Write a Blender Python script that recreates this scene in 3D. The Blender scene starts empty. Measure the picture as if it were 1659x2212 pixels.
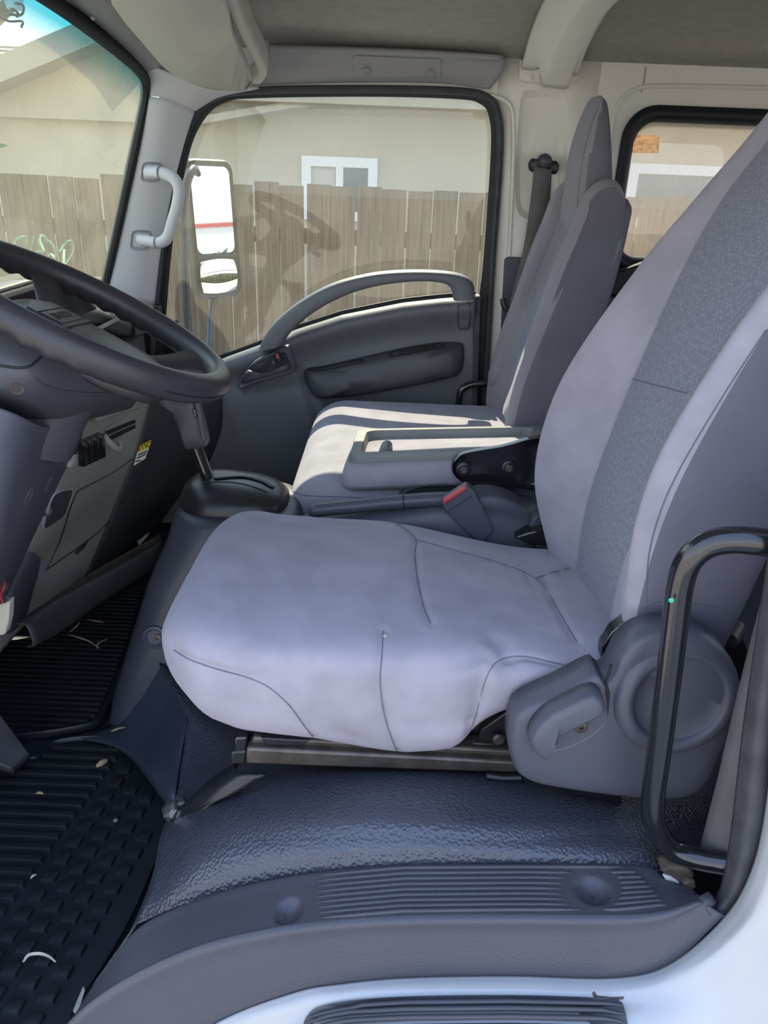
import bpy, bmesh, math, random
import numpy as np
from mathutils import Vector, Matrix
from mathutils.bvhtree import BVHTree

random.seed(4)
sc = bpy.context.scene
COL = sc.collection

# ------------------------------------------------------------------ camera
FPX = 1640.0
PITCH, ROLL = math.radians(24.0), math.radians(2.3)
_F = np.array([0, math.cos(PITCH), -math.sin(PITCH)])
_u0 = np.array([0, math.sin(PITCH), math.cos(PITCH)])
_r0 = np.array([1.0, 0, 0])
_R = math.cos(ROLL) * _r0 + math.sin(ROLL) * _u0
_U = math.cos(ROLL) * _u0 - math.sin(ROLL) * _r0
cam_d = bpy.data.cameras.new('camera')
cam_d.sensor_fit = 'VERTICAL'
cam_d.sensor_height = 36.0
cam_d.lens = FPX / 2212.0 * 36.0
cam_d.clip_start = 0.02
cam_d.clip_end = 500
cam = bpy.data.objects.new('camera', cam_d)
COL.objects.link(cam)
m = Matrix(((_R[0], _U[0], -_F[0], 0), (_R[1], _U[1], -_F[1], 0), (_R[2], _U[2], -_F[2], 0), (0, 0, 0, 1)))
cam.matrix_world = m
sc.camera = cam

# ------------------------------------------------------------------ world, sun, exposure
GROUND = -1.72
w = bpy.data.worlds.new('sky')
sc.world = w
w.use_nodes = True
nt = w.node_tree
nt.nodes.clear()
out = nt.nodes.new('ShaderNodeOutputWorld')
bg = nt.nodes.new('ShaderNodeBackground')
tc = nt.nodes.new('ShaderNodeTexCoord')
sep = nt.nodes.new('ShaderNodeSeparateXYZ')
rmp = nt.nodes.new('ShaderNodeValToRGB')
nt.links.new(tc.outputs['Generated'], sep.inputs[0])
nt.links.new(sep.outputs['Z'], rmp.inputs[0])
nt.links.new(rmp.outputs[0], bg.inputs['Color'])
nt.links.new(bg.outputs[0], out.inputs['Surface'])
rmp.color_ramp.elements[0].position = 0.0
rmp.color_ramp.elements[0].color = (0.90, 0.95, 1.0, 1)
rmp.color_ramp.elements[1].position = 0.75
rmp.color_ramp.elements[1].color = (0.42, 0.60, 1.0, 1)
bg.inputs['Strength'].default_value = 2.55
sun_d = bpy.data.lights.new('sun', 'SUN')
sun_d.energy = 14.0
sun_d.angle = math.radians(0.6)
sun_d.color = (1.0, 0.87, 0.68)
sun = bpy.data.objects.new('sun', sun_d)
COL.objects.link(sun)
SUN_FROM = Vector((-0.14, 1.0, 0.97))
sun.rotation_euler = SUN_FROM.to_track_quat('Z', 'Y').to_euler()
sun.location = (0, 0, 20)
sc.view_settings.view_transform = 'Standard'
sc.view_settings.look = 'None'
sc.view_settings.gamma = 1.0
sc.view_settings.use_curve_mapping = False
sc.view_settings.exposure = 0.0
sc.cycles.caustics_reflective = False
sc.cycles.caustics_refractive = False
sc.cycles.max_bounces = 6
sc.cycles.diffuse_bounces = 4
sc.cycles.glossy_bounces = 3
sc.cycles.transparent_max_bounces = 10
sc.cycles.use_adaptive_sampling = True
sc.cycles.adaptive_threshold = 0.06


# ------------------------------------------------------------------ helpers
def ray(px, py):
    return _F + _R * ((px - 829.5) / FPX) + _U * ((1106 - py) / FPX)


def P(px, py, y=None, x=None, z=None):
    """point of the cab that the photo shows at a pixel, at a known depth y, length x or height z (metres)"""
    d = ray(px, py)
    k = y / d[1] if y is not None else (x / d[0] if x is not None else z / d[2])
    return d * k


def cat(pts, n, closed=False):
    """Catmull-Rom through the points, n steps for each span"""
    p = np.asarray(pts, float)
    k = len(p)
    o = []
    rng = range(k) if closed else range(k - 1)
    for i in rng:
        if closed:
            a, b, c, d = p[(i - 1) % k], p[i], p[(i + 1) % k], p[(i + 2) % k]
        else:
            b, c = p[i], p[i + 1]
            a = p[i - 1] if i > 0 else 2 * b - c
            d = p[i + 2] if i + 2 < k else 2 * c - b
        for j in range(n):
            t = j / n
            o.append(0.5 * ((2 * b) + (c - a) * t + (2 * a - 5 * b + 4 * c - d) * t * t + (3 * b - 3 * c + d - a) * t ** 3))
    if not closed:
        o.append(p[-1])
    return np.array(o)


def root(name, loc, label=None, category=None, group=None, kind=None, rot=None):
    o = bpy.data.objects.new(name, None)
    o.empty_display_size = 0.05
    COL.objects.link(o)
    o.location = loc
    tag(o, label, category, group, kind)
    return o


def tag(o, label=None, category=None, group=None, kind=None):
    if label: o['label'] = label
    if category: o['category'] = category
    if group: o['group'] = group
    if kind: o['kind'] = kind
    return o


def wloc(o):
    v = Vector((0, 0, 0))
    while o is not None:
        v += o.location
        o = o.parent
    return v


class MB:
    """collects geometry for ONE mesh object"""

    def __init__(s):
        s.v = []; s.f = []; s.uv = {}

    def add(s, verts, faces):
        b = len(s.v)
        s.v += [tuple(map(float, q)) for q in verts]
        s.f += [tuple(i + b for i in q) for q in faces]
        return s

    def grid(s, V, cu=False, cv=False, cap0=False, cap1=False, flip=False, uv=None):
        V = np.asarray(V, float)
        n, k, _ = V.shape
        fs = []
        for i in range(n if cu else n - 1):
            for j in range(k if cv else k - 1):
                q = (i * k + j, i * k + (j + 1) % k, ((i + 1) % n) * k + (j + 1) % k, ((i + 1) % n) * k + j)
                fs.append(q[::-1] if flip else q)
        if cap0: fs.append(tuple(range(k)) if flip else tuple(reversed(range(k))))
        if cap1: fs.append(tuple((n - 1) * k + j for j in (reversed(range(k)) if flip else range(k))))
        b = len(s.v)
        s.add(V.reshape(-1, 3), fs)
        if uv is not None:
            U = np.asarray(uv, float).reshape(-1, 2)
            for i in range(n * k): s.uv[b + i] = tuple(U[i])
        return s

    def box(s, c, d, R=None):
        c = np.array(c, float); d = np.array(d, float) / 2
        vs = [np.array((x, y, z)) * d for x in (-1, 1) for y in (-1, 1) for z in (-1, 1)]
        if R is not None: vs = [np.array(R @ Vector(q)) for q in vs]
        return s.add([q + c for q in vs], [(0, 1, 3, 2), (4, 6, 7, 5), (0, 4, 5, 1), (2, 3, 7, 6), (0, 2, 6, 4), (1, 5, 7, 3)])

    def tube(s, path, r, n=12, closed=False, rfun=None, up=(0.13, 0.31, 0.94), flat=None):
        p = np.asarray(path, float); k = len(p)
        T = np.zeros_like(p)
        for i in range(k):
            a = p[(i - 1) % k] if closed or i > 0 else p[i]
            b = p[(i + 1) % k] if closed or i < k - 1 else p[i]
            T[i] = (b - a) / (np.linalg.norm(b - a) + 1e-12)
        N = np.array(up, float)
        rings = []
        for i in range(k):
            N = N - T[i] * (N @ T[i]); N /= np.linalg.norm(N) + 1e-12
            B = np.cross(T[i], N)
            rr = r if rfun is None else rfun(i / max(k - 1, 1)) * r
            ring = []
            for j in range(n):
                a = 2 * math.pi * j / n
                ca, sa = math.cos(a), math.sin(a)
                if flat: ca, sa = ca * flat[0], sa * flat[1]
                ring.append(p[i] + rr * (ca * N + sa * B))
            rings.append(ring)
        return s.grid(rings, cu=closed, cv=True, cap0=not closed, cap1=not closed, flip=True)

    def prism(s, poly, ext):
        """closed 3-D outline pushed along the vector ext"""
        a = [np.array(q, float) for q in poly]; e = np.array(ext, float); n = len(a)
        fs = [tuple(range(n)), tuple(reversed(range(n, 2 * n)))]
        fs += [(i, i + n, (i + 1) % n + n, (i + 1) % n) for i in range(n)]
        return s.add(a + [q + e for q in a], fs)

    def dome(s, poly, e, steps):
        """closed outline raised in loops: steps = [(inset 0..1 toward centroid, lift along e)]"""
        a = np.array(poly, float); e = np.array(e, float); c = a.mean(0)
        rings = [a + (c - a) * ins + e * l for ins, l in steps]
        return s.grid(rings, cv=True, cap0=True, cap1=True)

    def lathe(s, c, axis, prof, n=32, up=None):
        """prof: list of (radius, height along axis)"""
        ax = Vector(axis).normalized()
        u = Vector(up) if up is not None else ax.orthogonal()
        u = (u - ax * u.dot(ax)).normalized(); v = ax.cross(u)
        c = Vector(c)
        rings = [[c + ax * h + (u * math.cos(2 * math.pi * j / n) + v * math.sin(2 * math.pi * j / n)) * r for j in range(n)] for r, h in prof]
        return s.grid(rings, cv=True, cap0=True, cap1=True, flip=True)

    def build(s, name, mat, parent=None, smooth=True, angle=40, bevel=0, seg=2, sub=0, solid=0, solid_off=-1):
        me = bpy.data.meshes.new(name)
        off = wloc(parent) if parent else Vector((0, 0, 0))
        me.from_pydata([Vector(q) - off for q in s.v], [], s.f)
        if s.uv:
            lay = me.uv_layers.new(name='uv')
            for lp in me.loops: lay.data[lp.index].uv = s.uv.get(lp.vertex_index, (0, 0))
        bm = bmesh.new(); bm.from_mesh(me)
        if not solid: bmesh.ops.recalc_face_normals(bm, faces=bm.faces)
        else:      # open sheet: its shown side faces the doorway, its thickness goes behind
            sc_v = sum(f.normal.dot(-(f.calc_center_median() + off).normalized()) * f.calc_area() for f in bm.faces)
            if sc_v < 0: bmesh.ops.reverse_faces(bm, faces=bm.faces)
            solid_off = -1
        bm.to_mesh(me); bm.free()
        if smooth:
            for q in me.polygons: q.use_smooth = True
            if angle < 180: me.set_sharp_from_angle(angle=math.radians(angle))
        o = bpy.data.objects.new(name, me)
        COL.objects.link(o)
        if mat: me.materials.append(mat)
        if parent: o.parent = parent
        if solid:
            q = o.modifiers.new('solid', 'SOLIDIFY'); q.thickness = solid; q.offset = solid_off
        if bevel:
            q = o.modifiers.new('bevel', 'BEVEL'); q.width = bevel; q.segments = seg; q.limit_method = 'ANGLE'; q.angle_limit = math.radians(35)
            q.harden_normals = False
        if sub:
            q = o.modifiers.new('sub', 'SUBSURF'); q.levels = sub; q.render_levels = sub
        return o

    def split(s, pred):
        """two collectors: the faces whose (centre, normal) satisfy pred, and the rest"""
        A, B = MB(), MB()
        for out_, want in ((A, True), (B, False)):
            idx = {}
            for f in s.f:
                p = [np.array(s.v[i]) for i in f]
                n = np.zeros(3)
                for i in range(1, len(p) - 1): n += np.cross(p[i] - p[0], p[i + 1] - p[0])
                n /= np.linalg.norm(n) + 1e-15
                c = sum(p) / len(p)
                if bool(pred(c, n)) != want: continue
                g = []
                for i in f:
                    if i not in idx:
                        idx[i] = len(out_.v); out_.v.append(s.v[i])
                    g.append(idx[i])
                out_.f.append(tuple(g))
        return A, B

    def bvh(s):
        return BVHTree.FromPolygons([Vector(q) for q in s.v], s.f)


def hit(b, px, py, lift=0.0):
    """where the line of sight of a photo pixel meets a surface of the scene"""
    d = Vector(ray(px, py)).normalized()
    loc, nor, _, _ = b.ray_cast(Vector((0, 0, 0)), d)
    if loc is None: return None, None
    if nor.dot(d) > 0: nor = -nor
    return np.array(loc + nor * lift), np.array(nor)


def path_on(b, pix, n=8, lift=0.0, smooth=True):
    q = cat([(a[0], a[1]) for a in pix], n) if smooth else np.array(pix, float)
    o = []
    for a in q:
        p, _ = hit(b, a[0], a[1], lift)
        if p is not None: o.append(p)
    return o


def tens(rows, n, k):
    """tensor Catmull-Rom patch through rows of 3-D points"""
    A = np.array([cat(r, k) for r in rows])
    return np.array([cat(A[:, j], n) for j in range(A.shape[1])]).transpose(1, 0, 2)


def PP(rows):
    return [[P(q[0], q[1], y=q[2]) for q in r] for r in rows]


def poly(pix, y, n=0, closed=True):
    pts = [P(a[0], a[1], y=(a[2] if len(a) > 2 else y)) for a in pix]
    return list(cat(pts, n, closed)) if n else pts


def dup(o, parent=None, loc=None):
    c = o.copy(); COL.objects.link(c)
    c.parent = parent
    if loc is not None: c.location = loc
    return c


def text_mesh(name, txt, size, M, mat, parent, depth=0.0006, align='CENTER', sx=1.0):
    cu = bpy.data.curves.new(name, 'FONT'); cu.body = txt; cu.size = size; cu.extrude = depth
    cu.align_x = align; cu.align_y = 'CENTER'
    t = bpy.data.objects.new(name + '_tmp', cu); COL.objects.link(t)
    dg = bpy.context.evaluated_depsgraph_get()
    me = bpy.data.meshes.new_from_object(t.evaluated_get(dg))
    bpy.data.objects.remove(t)
    off = wloc(parent) if parent else Vector((0, 0, 0))
    for v in me.vertices:
        v.co = (M @ Vector((v.co.x * sx, v.co.y, v.co.z))) - off
    me.materials.clear(); me.materials.append(mat)
    o = bpy.data.objects.new(name, me); COL.objects.link(o); o.parent = parent
    return o


def frame_from(origin, right, up):
    r = Vector(right).normalized(); u = Vector(up); u = (u - r * u.dot(r)).normalized(); nrm = r.cross(u)
    M = Matrix.Identity(4)
    for i in range(3):
        M[i][0], M[i][1], M[i][2], M[i][3] = r[i], u[i], nrm[i], origin[i]
    return M


# ------------------------------------------------------------------ materials
MAT = {}


def mat(name, col, rough=0.6, metal=0.0, spec=0.5, bump=None, var=None, sheen=0.0, coat=0.0, bump2=None, dirt=None):
    m = bpy.data.materials.new(name); m.use_nodes = True
    nt = m.node_tree; N = nt.nodes; L = nt.links
    b = N['Principled BSDF']
    b.inputs['Base Color'].default_value = (*col, 1)
    b.inputs['Roughness'].default_value = rough
    b.inputs['Metallic'].default_value = metal
    b.inputs['Specular IOR Level'].default_value = spec
    if sheen:
        b.inputs['Sheen Weight'].default_value = sheen
        b.inputs['Sheen Roughness'].default_value = 0.45
        b.inputs['Sheen Tint'].default_value = (0.8, 0.8, 1.0, 1)
    if coat:
        b.inputs['Coat Weight'].default_value = coat; b.inputs['Coat Roughness'].default_value = 0.08
    tc = N.new('ShaderNodeTexCoord')
    if var:
        nz = N.new('ShaderNodeTexNoise'); nz.inputs['Scale'].default_value = var[0]; nz.inputs['Detail'].default_value = 2
        L.new(tc.outputs['Object'], nz.inputs['Vector'])
        mr = N.new('ShaderNodeMapRange'); mr.inputs[1].default_value = 0.3; mr.inputs[2].default_value = 0.7
        mr.inputs[3].default_value = 1 - var[1]; mr.inputs[4].default_value = 1 + var[1]
        L.new(nz.outputs['Fac'], mr.inputs[0])
        mx = N.new('ShaderNodeVectorMath'); mx.operation = 'SCALE'; mx.inputs[0].default_value = col
        L.new(mr.outputs[0], mx.inputs['Scale'])
        last = mx.outputs[0]
        if dirt:
            n2 = N.new('ShaderNodeTexNoise'); n2.inputs['Scale'].default_value = dirt[0]; n2.inputs['Detail'].default_value = 4; n2.inputs['Roughness'].default_value = 0.7
            L.new(tc.outputs['Object'], n2.inputs['Vector'])
            r2 = N.new('ShaderNodeMapRange'); r2.inputs[1].default_value = dirt[1]; r2.inputs[2].default_value = dirt[1] + 0.12
            r2.inputs[4].default_value = dirt[2]
            L.new(n2.outputs['Fac'], r2.inputs[0])
            mi = N.new('ShaderNodeMix'); mi.data_type = 'RGBA'
            L.new(r2.outputs[0], mi.inputs['Factor']); L.new(last, mi.inputs['A']); mi.inputs['B'].default_value = (*dirt[3], 1)
            last = mi.outputs['Result']
        L.new(last, b.inputs['Base Color'])
    prev = None
    for bp in (bump, bump2):
        if not bp: continue
        kind, scale, strength, dist = bp[:4]
        if kind == 'noise':
            t = N.new('ShaderNodeTexNoise'); t.inputs['Scale'].default_value = scale; t.inputs['Detail'].default_value = 1; o = t.outputs['Fac']
        elif kind == 'voro':
            t = N.new('ShaderNodeTexVoronoi'); t.inputs['Scale'].default_value = scale; t.feature = 'F1'; o = t.outputs['Distance']
        elif kind == 'wave':
            t = N.new('ShaderNodeTexWave'); t.inputs['Scale'].default_value = scale; t.inputs['Distortion'].default_value = bp[4] if len(bp) > 4 else 2; o = t.outputs['Fac']
        L.new(tc.outputs['Object'], t.inputs['Vector'])
        bu = N.new('ShaderNodeBump'); bu.inputs['Strength'].default_value = strength; bu.inputs['Distance'].default_value = dist
        L.new(o, bu.inputs['Height'])
        if prev: L.new(prev, bu.inputs['Normal'])
        prev = bu.outputs[0]
    if prev: L.new(prev, b.inputs['Normal'])
    MAT[name] = m
    return m


fabric = mat('seat_velour', (0.332, 0.317, 0.366), 0.95, spec=0.1, sheen=0.25, var=(16, 0.10), bump=('noise', 900, 0.35, 0.001), bump2=('noise', 22, 0.10, 0.012), dirt=(6, 0.60, 0.30, (0.30, 0.275, 0.285)))
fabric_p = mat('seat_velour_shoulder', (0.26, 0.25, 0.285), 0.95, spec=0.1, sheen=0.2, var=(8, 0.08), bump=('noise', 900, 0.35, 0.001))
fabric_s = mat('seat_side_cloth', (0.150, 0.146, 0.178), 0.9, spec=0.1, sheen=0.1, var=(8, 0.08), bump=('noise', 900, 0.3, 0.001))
thread = mat('seam_thread', (0.16, 0.16, 0.20), 0.9, spec=0.1)
plastic = mat('blue_grey_plastic', (0.080, 0.084, 0.108), 0.42, spec=0.45, var=(6, 0.08), bump=('voro', 900, 0.12, 0.0006))
plastic_d = mat('dark_plastic', (0.060, 0.064, 0.076), 0.42, spec=0.45, var=(9, 0.08), bump=('noise', 700, 0.10, 0.0006))
plastic_l = mat('grey_dash_plastic', (0.31, 0.305, 0.285), 0.5, spec=0.4, var=(6, 0.06), bump=('noise', 700, 0.10, 0.0006))
plastic_g = mat('pale_grey_trim', (0.58, 0.59, 0.62), 0.55, spec=0.4, var=(6, 0.03), bump=('noise', 700, 0.08, 0.0005))
door_pl = mat('door_card_plastic', (0.135, 0.144, 0.163), 0.48, spec=0.4, var=(5, 0.05), bump=('voro', 500, 0.10, 0.0006))
visor_m = mat('visor_vinyl', (0.55, 0.53, 0.49), 0.7, spec=0.3, var=(5, 0.03), bump=('noise', 600, 0.12, 0.0006))
header_m = mat('header_trim', (0.30, 0.30, 0.31), 0.6, spec=0.3, var=(6, 0.05), bump=('noise', 600, 0.12, 0.0006))
liner = mat('headliner_felt', (0.38, 0.36, 0.335), 0.95, spec=0.05, var=(40, 0.06), bump=('noise', 500, 0.25, 0.001))
rubber = mat('black_rubber', (0.012, 0.014, 0.018), 0.5, spec=0.4, bump=('noise', 300, 0.1, 0.0006))
rubber_w = mat('worn_rubber', (0.055, 0.056, 0.063), 0.55, spec=0.35, var=(30, 0.2), bump=('noise', 250, 0.3, 0.001))
mat_rub = mat('mat_rubber', (0.015, 0.018, 0.022), 0.40, spec=0.5, var=(12, 0.25), bump=('noise', 400, 0.15, 0.0006))
wheel_m = mat('wheel_grip', (0.033, 0.032, 0.038), 0.40, spec=0.5, var=(10, 0.12), bump=('noise', 420, 0.18, 0.0006))
gloss_k = mat('gloss_black_paint', (0.012, 0.013, 0.016), 0.16, spec=0.6, coat=0.4, var=(20, 0.1))
black_s = mat('satin_black_steel', (0.016, 0.017, 0.02), 0.35, spec=0.5, var=(20, 0.15))
steel_d = mat('worn_steel', (0.11, 0.098, 0.085), 0.45, metal=0.6, var=(25, 0.3), dirt=(30, 0.55, 0.5, (0.20, 0.15, 0.09)))
zinc = mat('zinc_bolt', (0.62, 0.62, 0.62), 0.28, metal=1.0, var=(40, 0.1))
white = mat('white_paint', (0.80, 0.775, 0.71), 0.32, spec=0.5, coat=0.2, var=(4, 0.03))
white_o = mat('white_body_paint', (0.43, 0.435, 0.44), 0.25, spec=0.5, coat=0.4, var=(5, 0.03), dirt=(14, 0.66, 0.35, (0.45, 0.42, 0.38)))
vinyl = mat('floor_vinyl', (0.058, 0.063, 0.083), 0.24, spec=0.6, var=(7, 0.10), bump=('noise', 9, 0.12, 0.02), bump2=('voro', 230, 0.62, 0.002))
scuff_m = mat('scuff_plastic', (0.066, 0.067, 0.082), 0.40, spec=0.45, var=(6, 0.08), bump=('voro', 420, 0.22, 0.001))
tower_m = mat('tower_plastic', (0.050, 0.056, 0.074), 0.42, spec=0.45, var=(6, 0.08), bump=('voro', 500, 0.12, 0.0008))
tray_m = mat('tray_plastic', (0.20, 0.21, 0.21), 0.5, spec=0.4, var=(8, 0.05))
vinyl_s = mat('engine_cover_vinyl', (0.045, 0.055, 0.078), 0.42, spec=0.4, var=(7, 0.10), bump=('noise', 400, 0.15, 0.0008))
webbing = mat('belt_webbing', (0.145, 0.140, 0.138), 0.8, spec=0.2, var=(14, 0.14), bump=('wave', 260, 0.3, 0.0006, 0.5))
red = mat('red_button', (0.55, 0.05, 0.06), 0.35)
yellow = mat('yellow_label', (0.80, 0.62, 0.02), 0.5)
paper = mat('white_label', (0.72, 0.71, 0.66), 0.6, var=(60, 0.08))
ink = mat('label_ink', (0.03, 0.03, 0.035), 0.7)
switch_m = mat('gloss_switch', (0.010, 0.010, 0.012), 0.2, spec=0.6)
firewall_m = mat('dark_cavity', (0.012, 0.012, 0.013), 0.8, spec=0.2)
rust = mat('rusty_bracket', (0.10, 0.075, 0.055), 0.8, var=(40, 0.4))
straw = mat('dry_grass', (0.45, 0.34, 0.20), 0.9)
scrap_m = mat('bleached_scrap', (0.42, 0.40, 0.34), 0.9, var=(90, 0.2))
stone_m = mat('small_pebble', (0.22, 0.20, 0.17), 0.9)
plug_w = mat('ivory_connector', (0.52, 0.50, 0.42), 0.5)
mirror_m = mat('mirror_silver', (0.93, 0.94, 0.95), 0.02, metal=1.0)
stucco = mat('stucco_wall', (0.47, 0.42, 0.33), 0.95, spec=0.1, var=(1.5, 0.06), bump=('noise', 40, 0.4, 0.01))
fascia = mat('painted_fascia', (0.40, 0.35, 0.28), 0.8, var=(3, 0.05))
winwhite = mat('white_window_trim', (0.78, 0.77, 0.78), 0.5)
pane_m = mat('dark_blue_pane', (0.05, 0.10, 0.15), 0.12, spec=0.6)
blind_m = mat('window_blind', (0.48, 0.45, 0.42), 0.8)
shingle_m = mat('roof_shingle', (0.34, 0.31, 0.27), 0.95, spec=0.1, var=(9, 0.18))
asphalt = mat('yard_concrete', (0.42, 0.39, 0.34), 0.95, spec=0.1, var=(1.2, 0.12), bump=('noise', 60, 0.3, 0.01))
leaf_m = mat('tree_leaf', (0.07, 0.14, 0.03), 0.7)
hedge_m = mat('hedge_leaf', (0.05, 0.075, 0.03), 0.9, var=(5, 0.4))
bark_m = mat('weathered_pole', (0.20, 0.165, 0.13), 0.95, var=(8, 0.2))
trailer_m = mat('white_trailer', (0.75, 0.75, 0.74), 0.5)
redpaint = mat('red_stripe', (0.50, 0.06, 0.05), 0.5)
rustpink = mat('rusted_latch', (0.36, 0.22, 0.18), 0.8, var=(90, 0.3))


def wood_mat(name, col):
    m = mat(name, col, 0.9, spec=0.1)
    nt = m.node_tree; N = nt.nodes; L = nt.links
    tc = N.new('ShaderNodeTexCoord'); mp = N.new('ShaderNodeMapping'); mp.inputs['Scale'].default_value = (30, 30, 1.2)
    nz = N.new('ShaderNodeTexNoise'); nz.inputs['Scale'].default_value = 2.5; nz.inputs['Detail'].default_value = 6; nz.inputs['Distortion'].default_value = 0.6
    rp = N.new('ShaderNodeValToRGB')
    rp.color_ramp.elements[0].position = 0.3; rp.color_ramp.elements[0].color = (*[c * 0.55 for c in col], 1)
    rp.color_ramp.elements[1].position = 0.72; rp.color_ramp.elements[1].color = (*[c * 1.4 for c in col], 1)
    oi = N.new('ShaderNodeObjectInfo'); ad = N.new('ShaderNodeVectorMath'); ad.operation = 'ADD'
    cb = N.new('ShaderNodeCombineXYZ'); mu = N.new('ShaderNodeMath'); mu.operation = 'MULTIPLY'; mu.inputs[1].default_value = 37
    L.new(oi.outputs['Random'], mu.inputs[0]); L.new(mu.outputs[0], cb.inputs[0]); L.new(mu.outputs[0], cb.inputs[2])
    L.new(tc.outputs['Object'], mp.inputs['Vector']); L.new(mp.outputs[0], ad.inputs[0]); L.new(cb.outputs[0], ad.inputs[1])
    L.new(ad.outputs[0], nz.inputs['Vector']); L.new(nz.outputs['Fac'], rp.inputs[0])
    L.new(rp.outputs[0], N['Principled BSDF'].inputs['Base Color'])
    bu = N.new('ShaderNodeBump'); bu.inputs['Strength'].default_value = 0.4; bu.inputs['Distance'].default_value = 0.004
    L.new(nz.outputs['Fac'], bu.inputs['Height']); L.new(bu.outputs[0], N['Principled BSDF'].inputs['Normal'])
    return m


wood = wood_mat('fence_wood', (0.125, 0.088, 0.060))


def backlit(name, col):
    m = bpy.data.materials.new(name); m.use_nodes = True
    N = m.node_tree.nodes; L = m.node_tree.links; N.clear()
    o = N.new('ShaderNodeOutputMaterial'); a = N.new('ShaderNodeBsdfDiffuse'); b = N.new('ShaderNodeBsdfTranslucent'); x = N.new('ShaderNodeMixShader'); x.inputs[0].default_value = 0.55
    tc = N.new('ShaderNodeTexCoord'); nz = N.new('ShaderNodeTexNoise'); nz.inputs['Scale'].default_value = 120; L.new(tc.outputs['Object'], nz.inputs['Vector'])
    rp = N.new('ShaderNodeValToRGB'); rp.color_ramp.elements[0].position = 0.35; rp.color_ramp.elements[0].color = (*[c * 0.75 for c in col], 1); rp.color_ramp.elements[1].position = 0.65; rp.color_ramp.elements[1].color = (*col, 1)
    L.new(nz.outputs['Fac'], rp.inputs[0]); L.new(rp.outputs[0], a.inputs['Color']); L.new(rp.outputs[0], b.inputs['Color'])
    L.new(a.outputs[0], x.inputs[1]); L.new(b.outputs[0], x.inputs[2]); L.new(x.outputs[0], o.inputs['Surface'])
    return m


chalk = backlit('pale_green_marker', (0.78, 0.94, 0.82))
amber = backlit('faded_sticker', (0.90, 0.70, 0.52))
paint_spot_m = mat('green_paint_spot', (0.03, 0.42, 0.28), 0.5)



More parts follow.
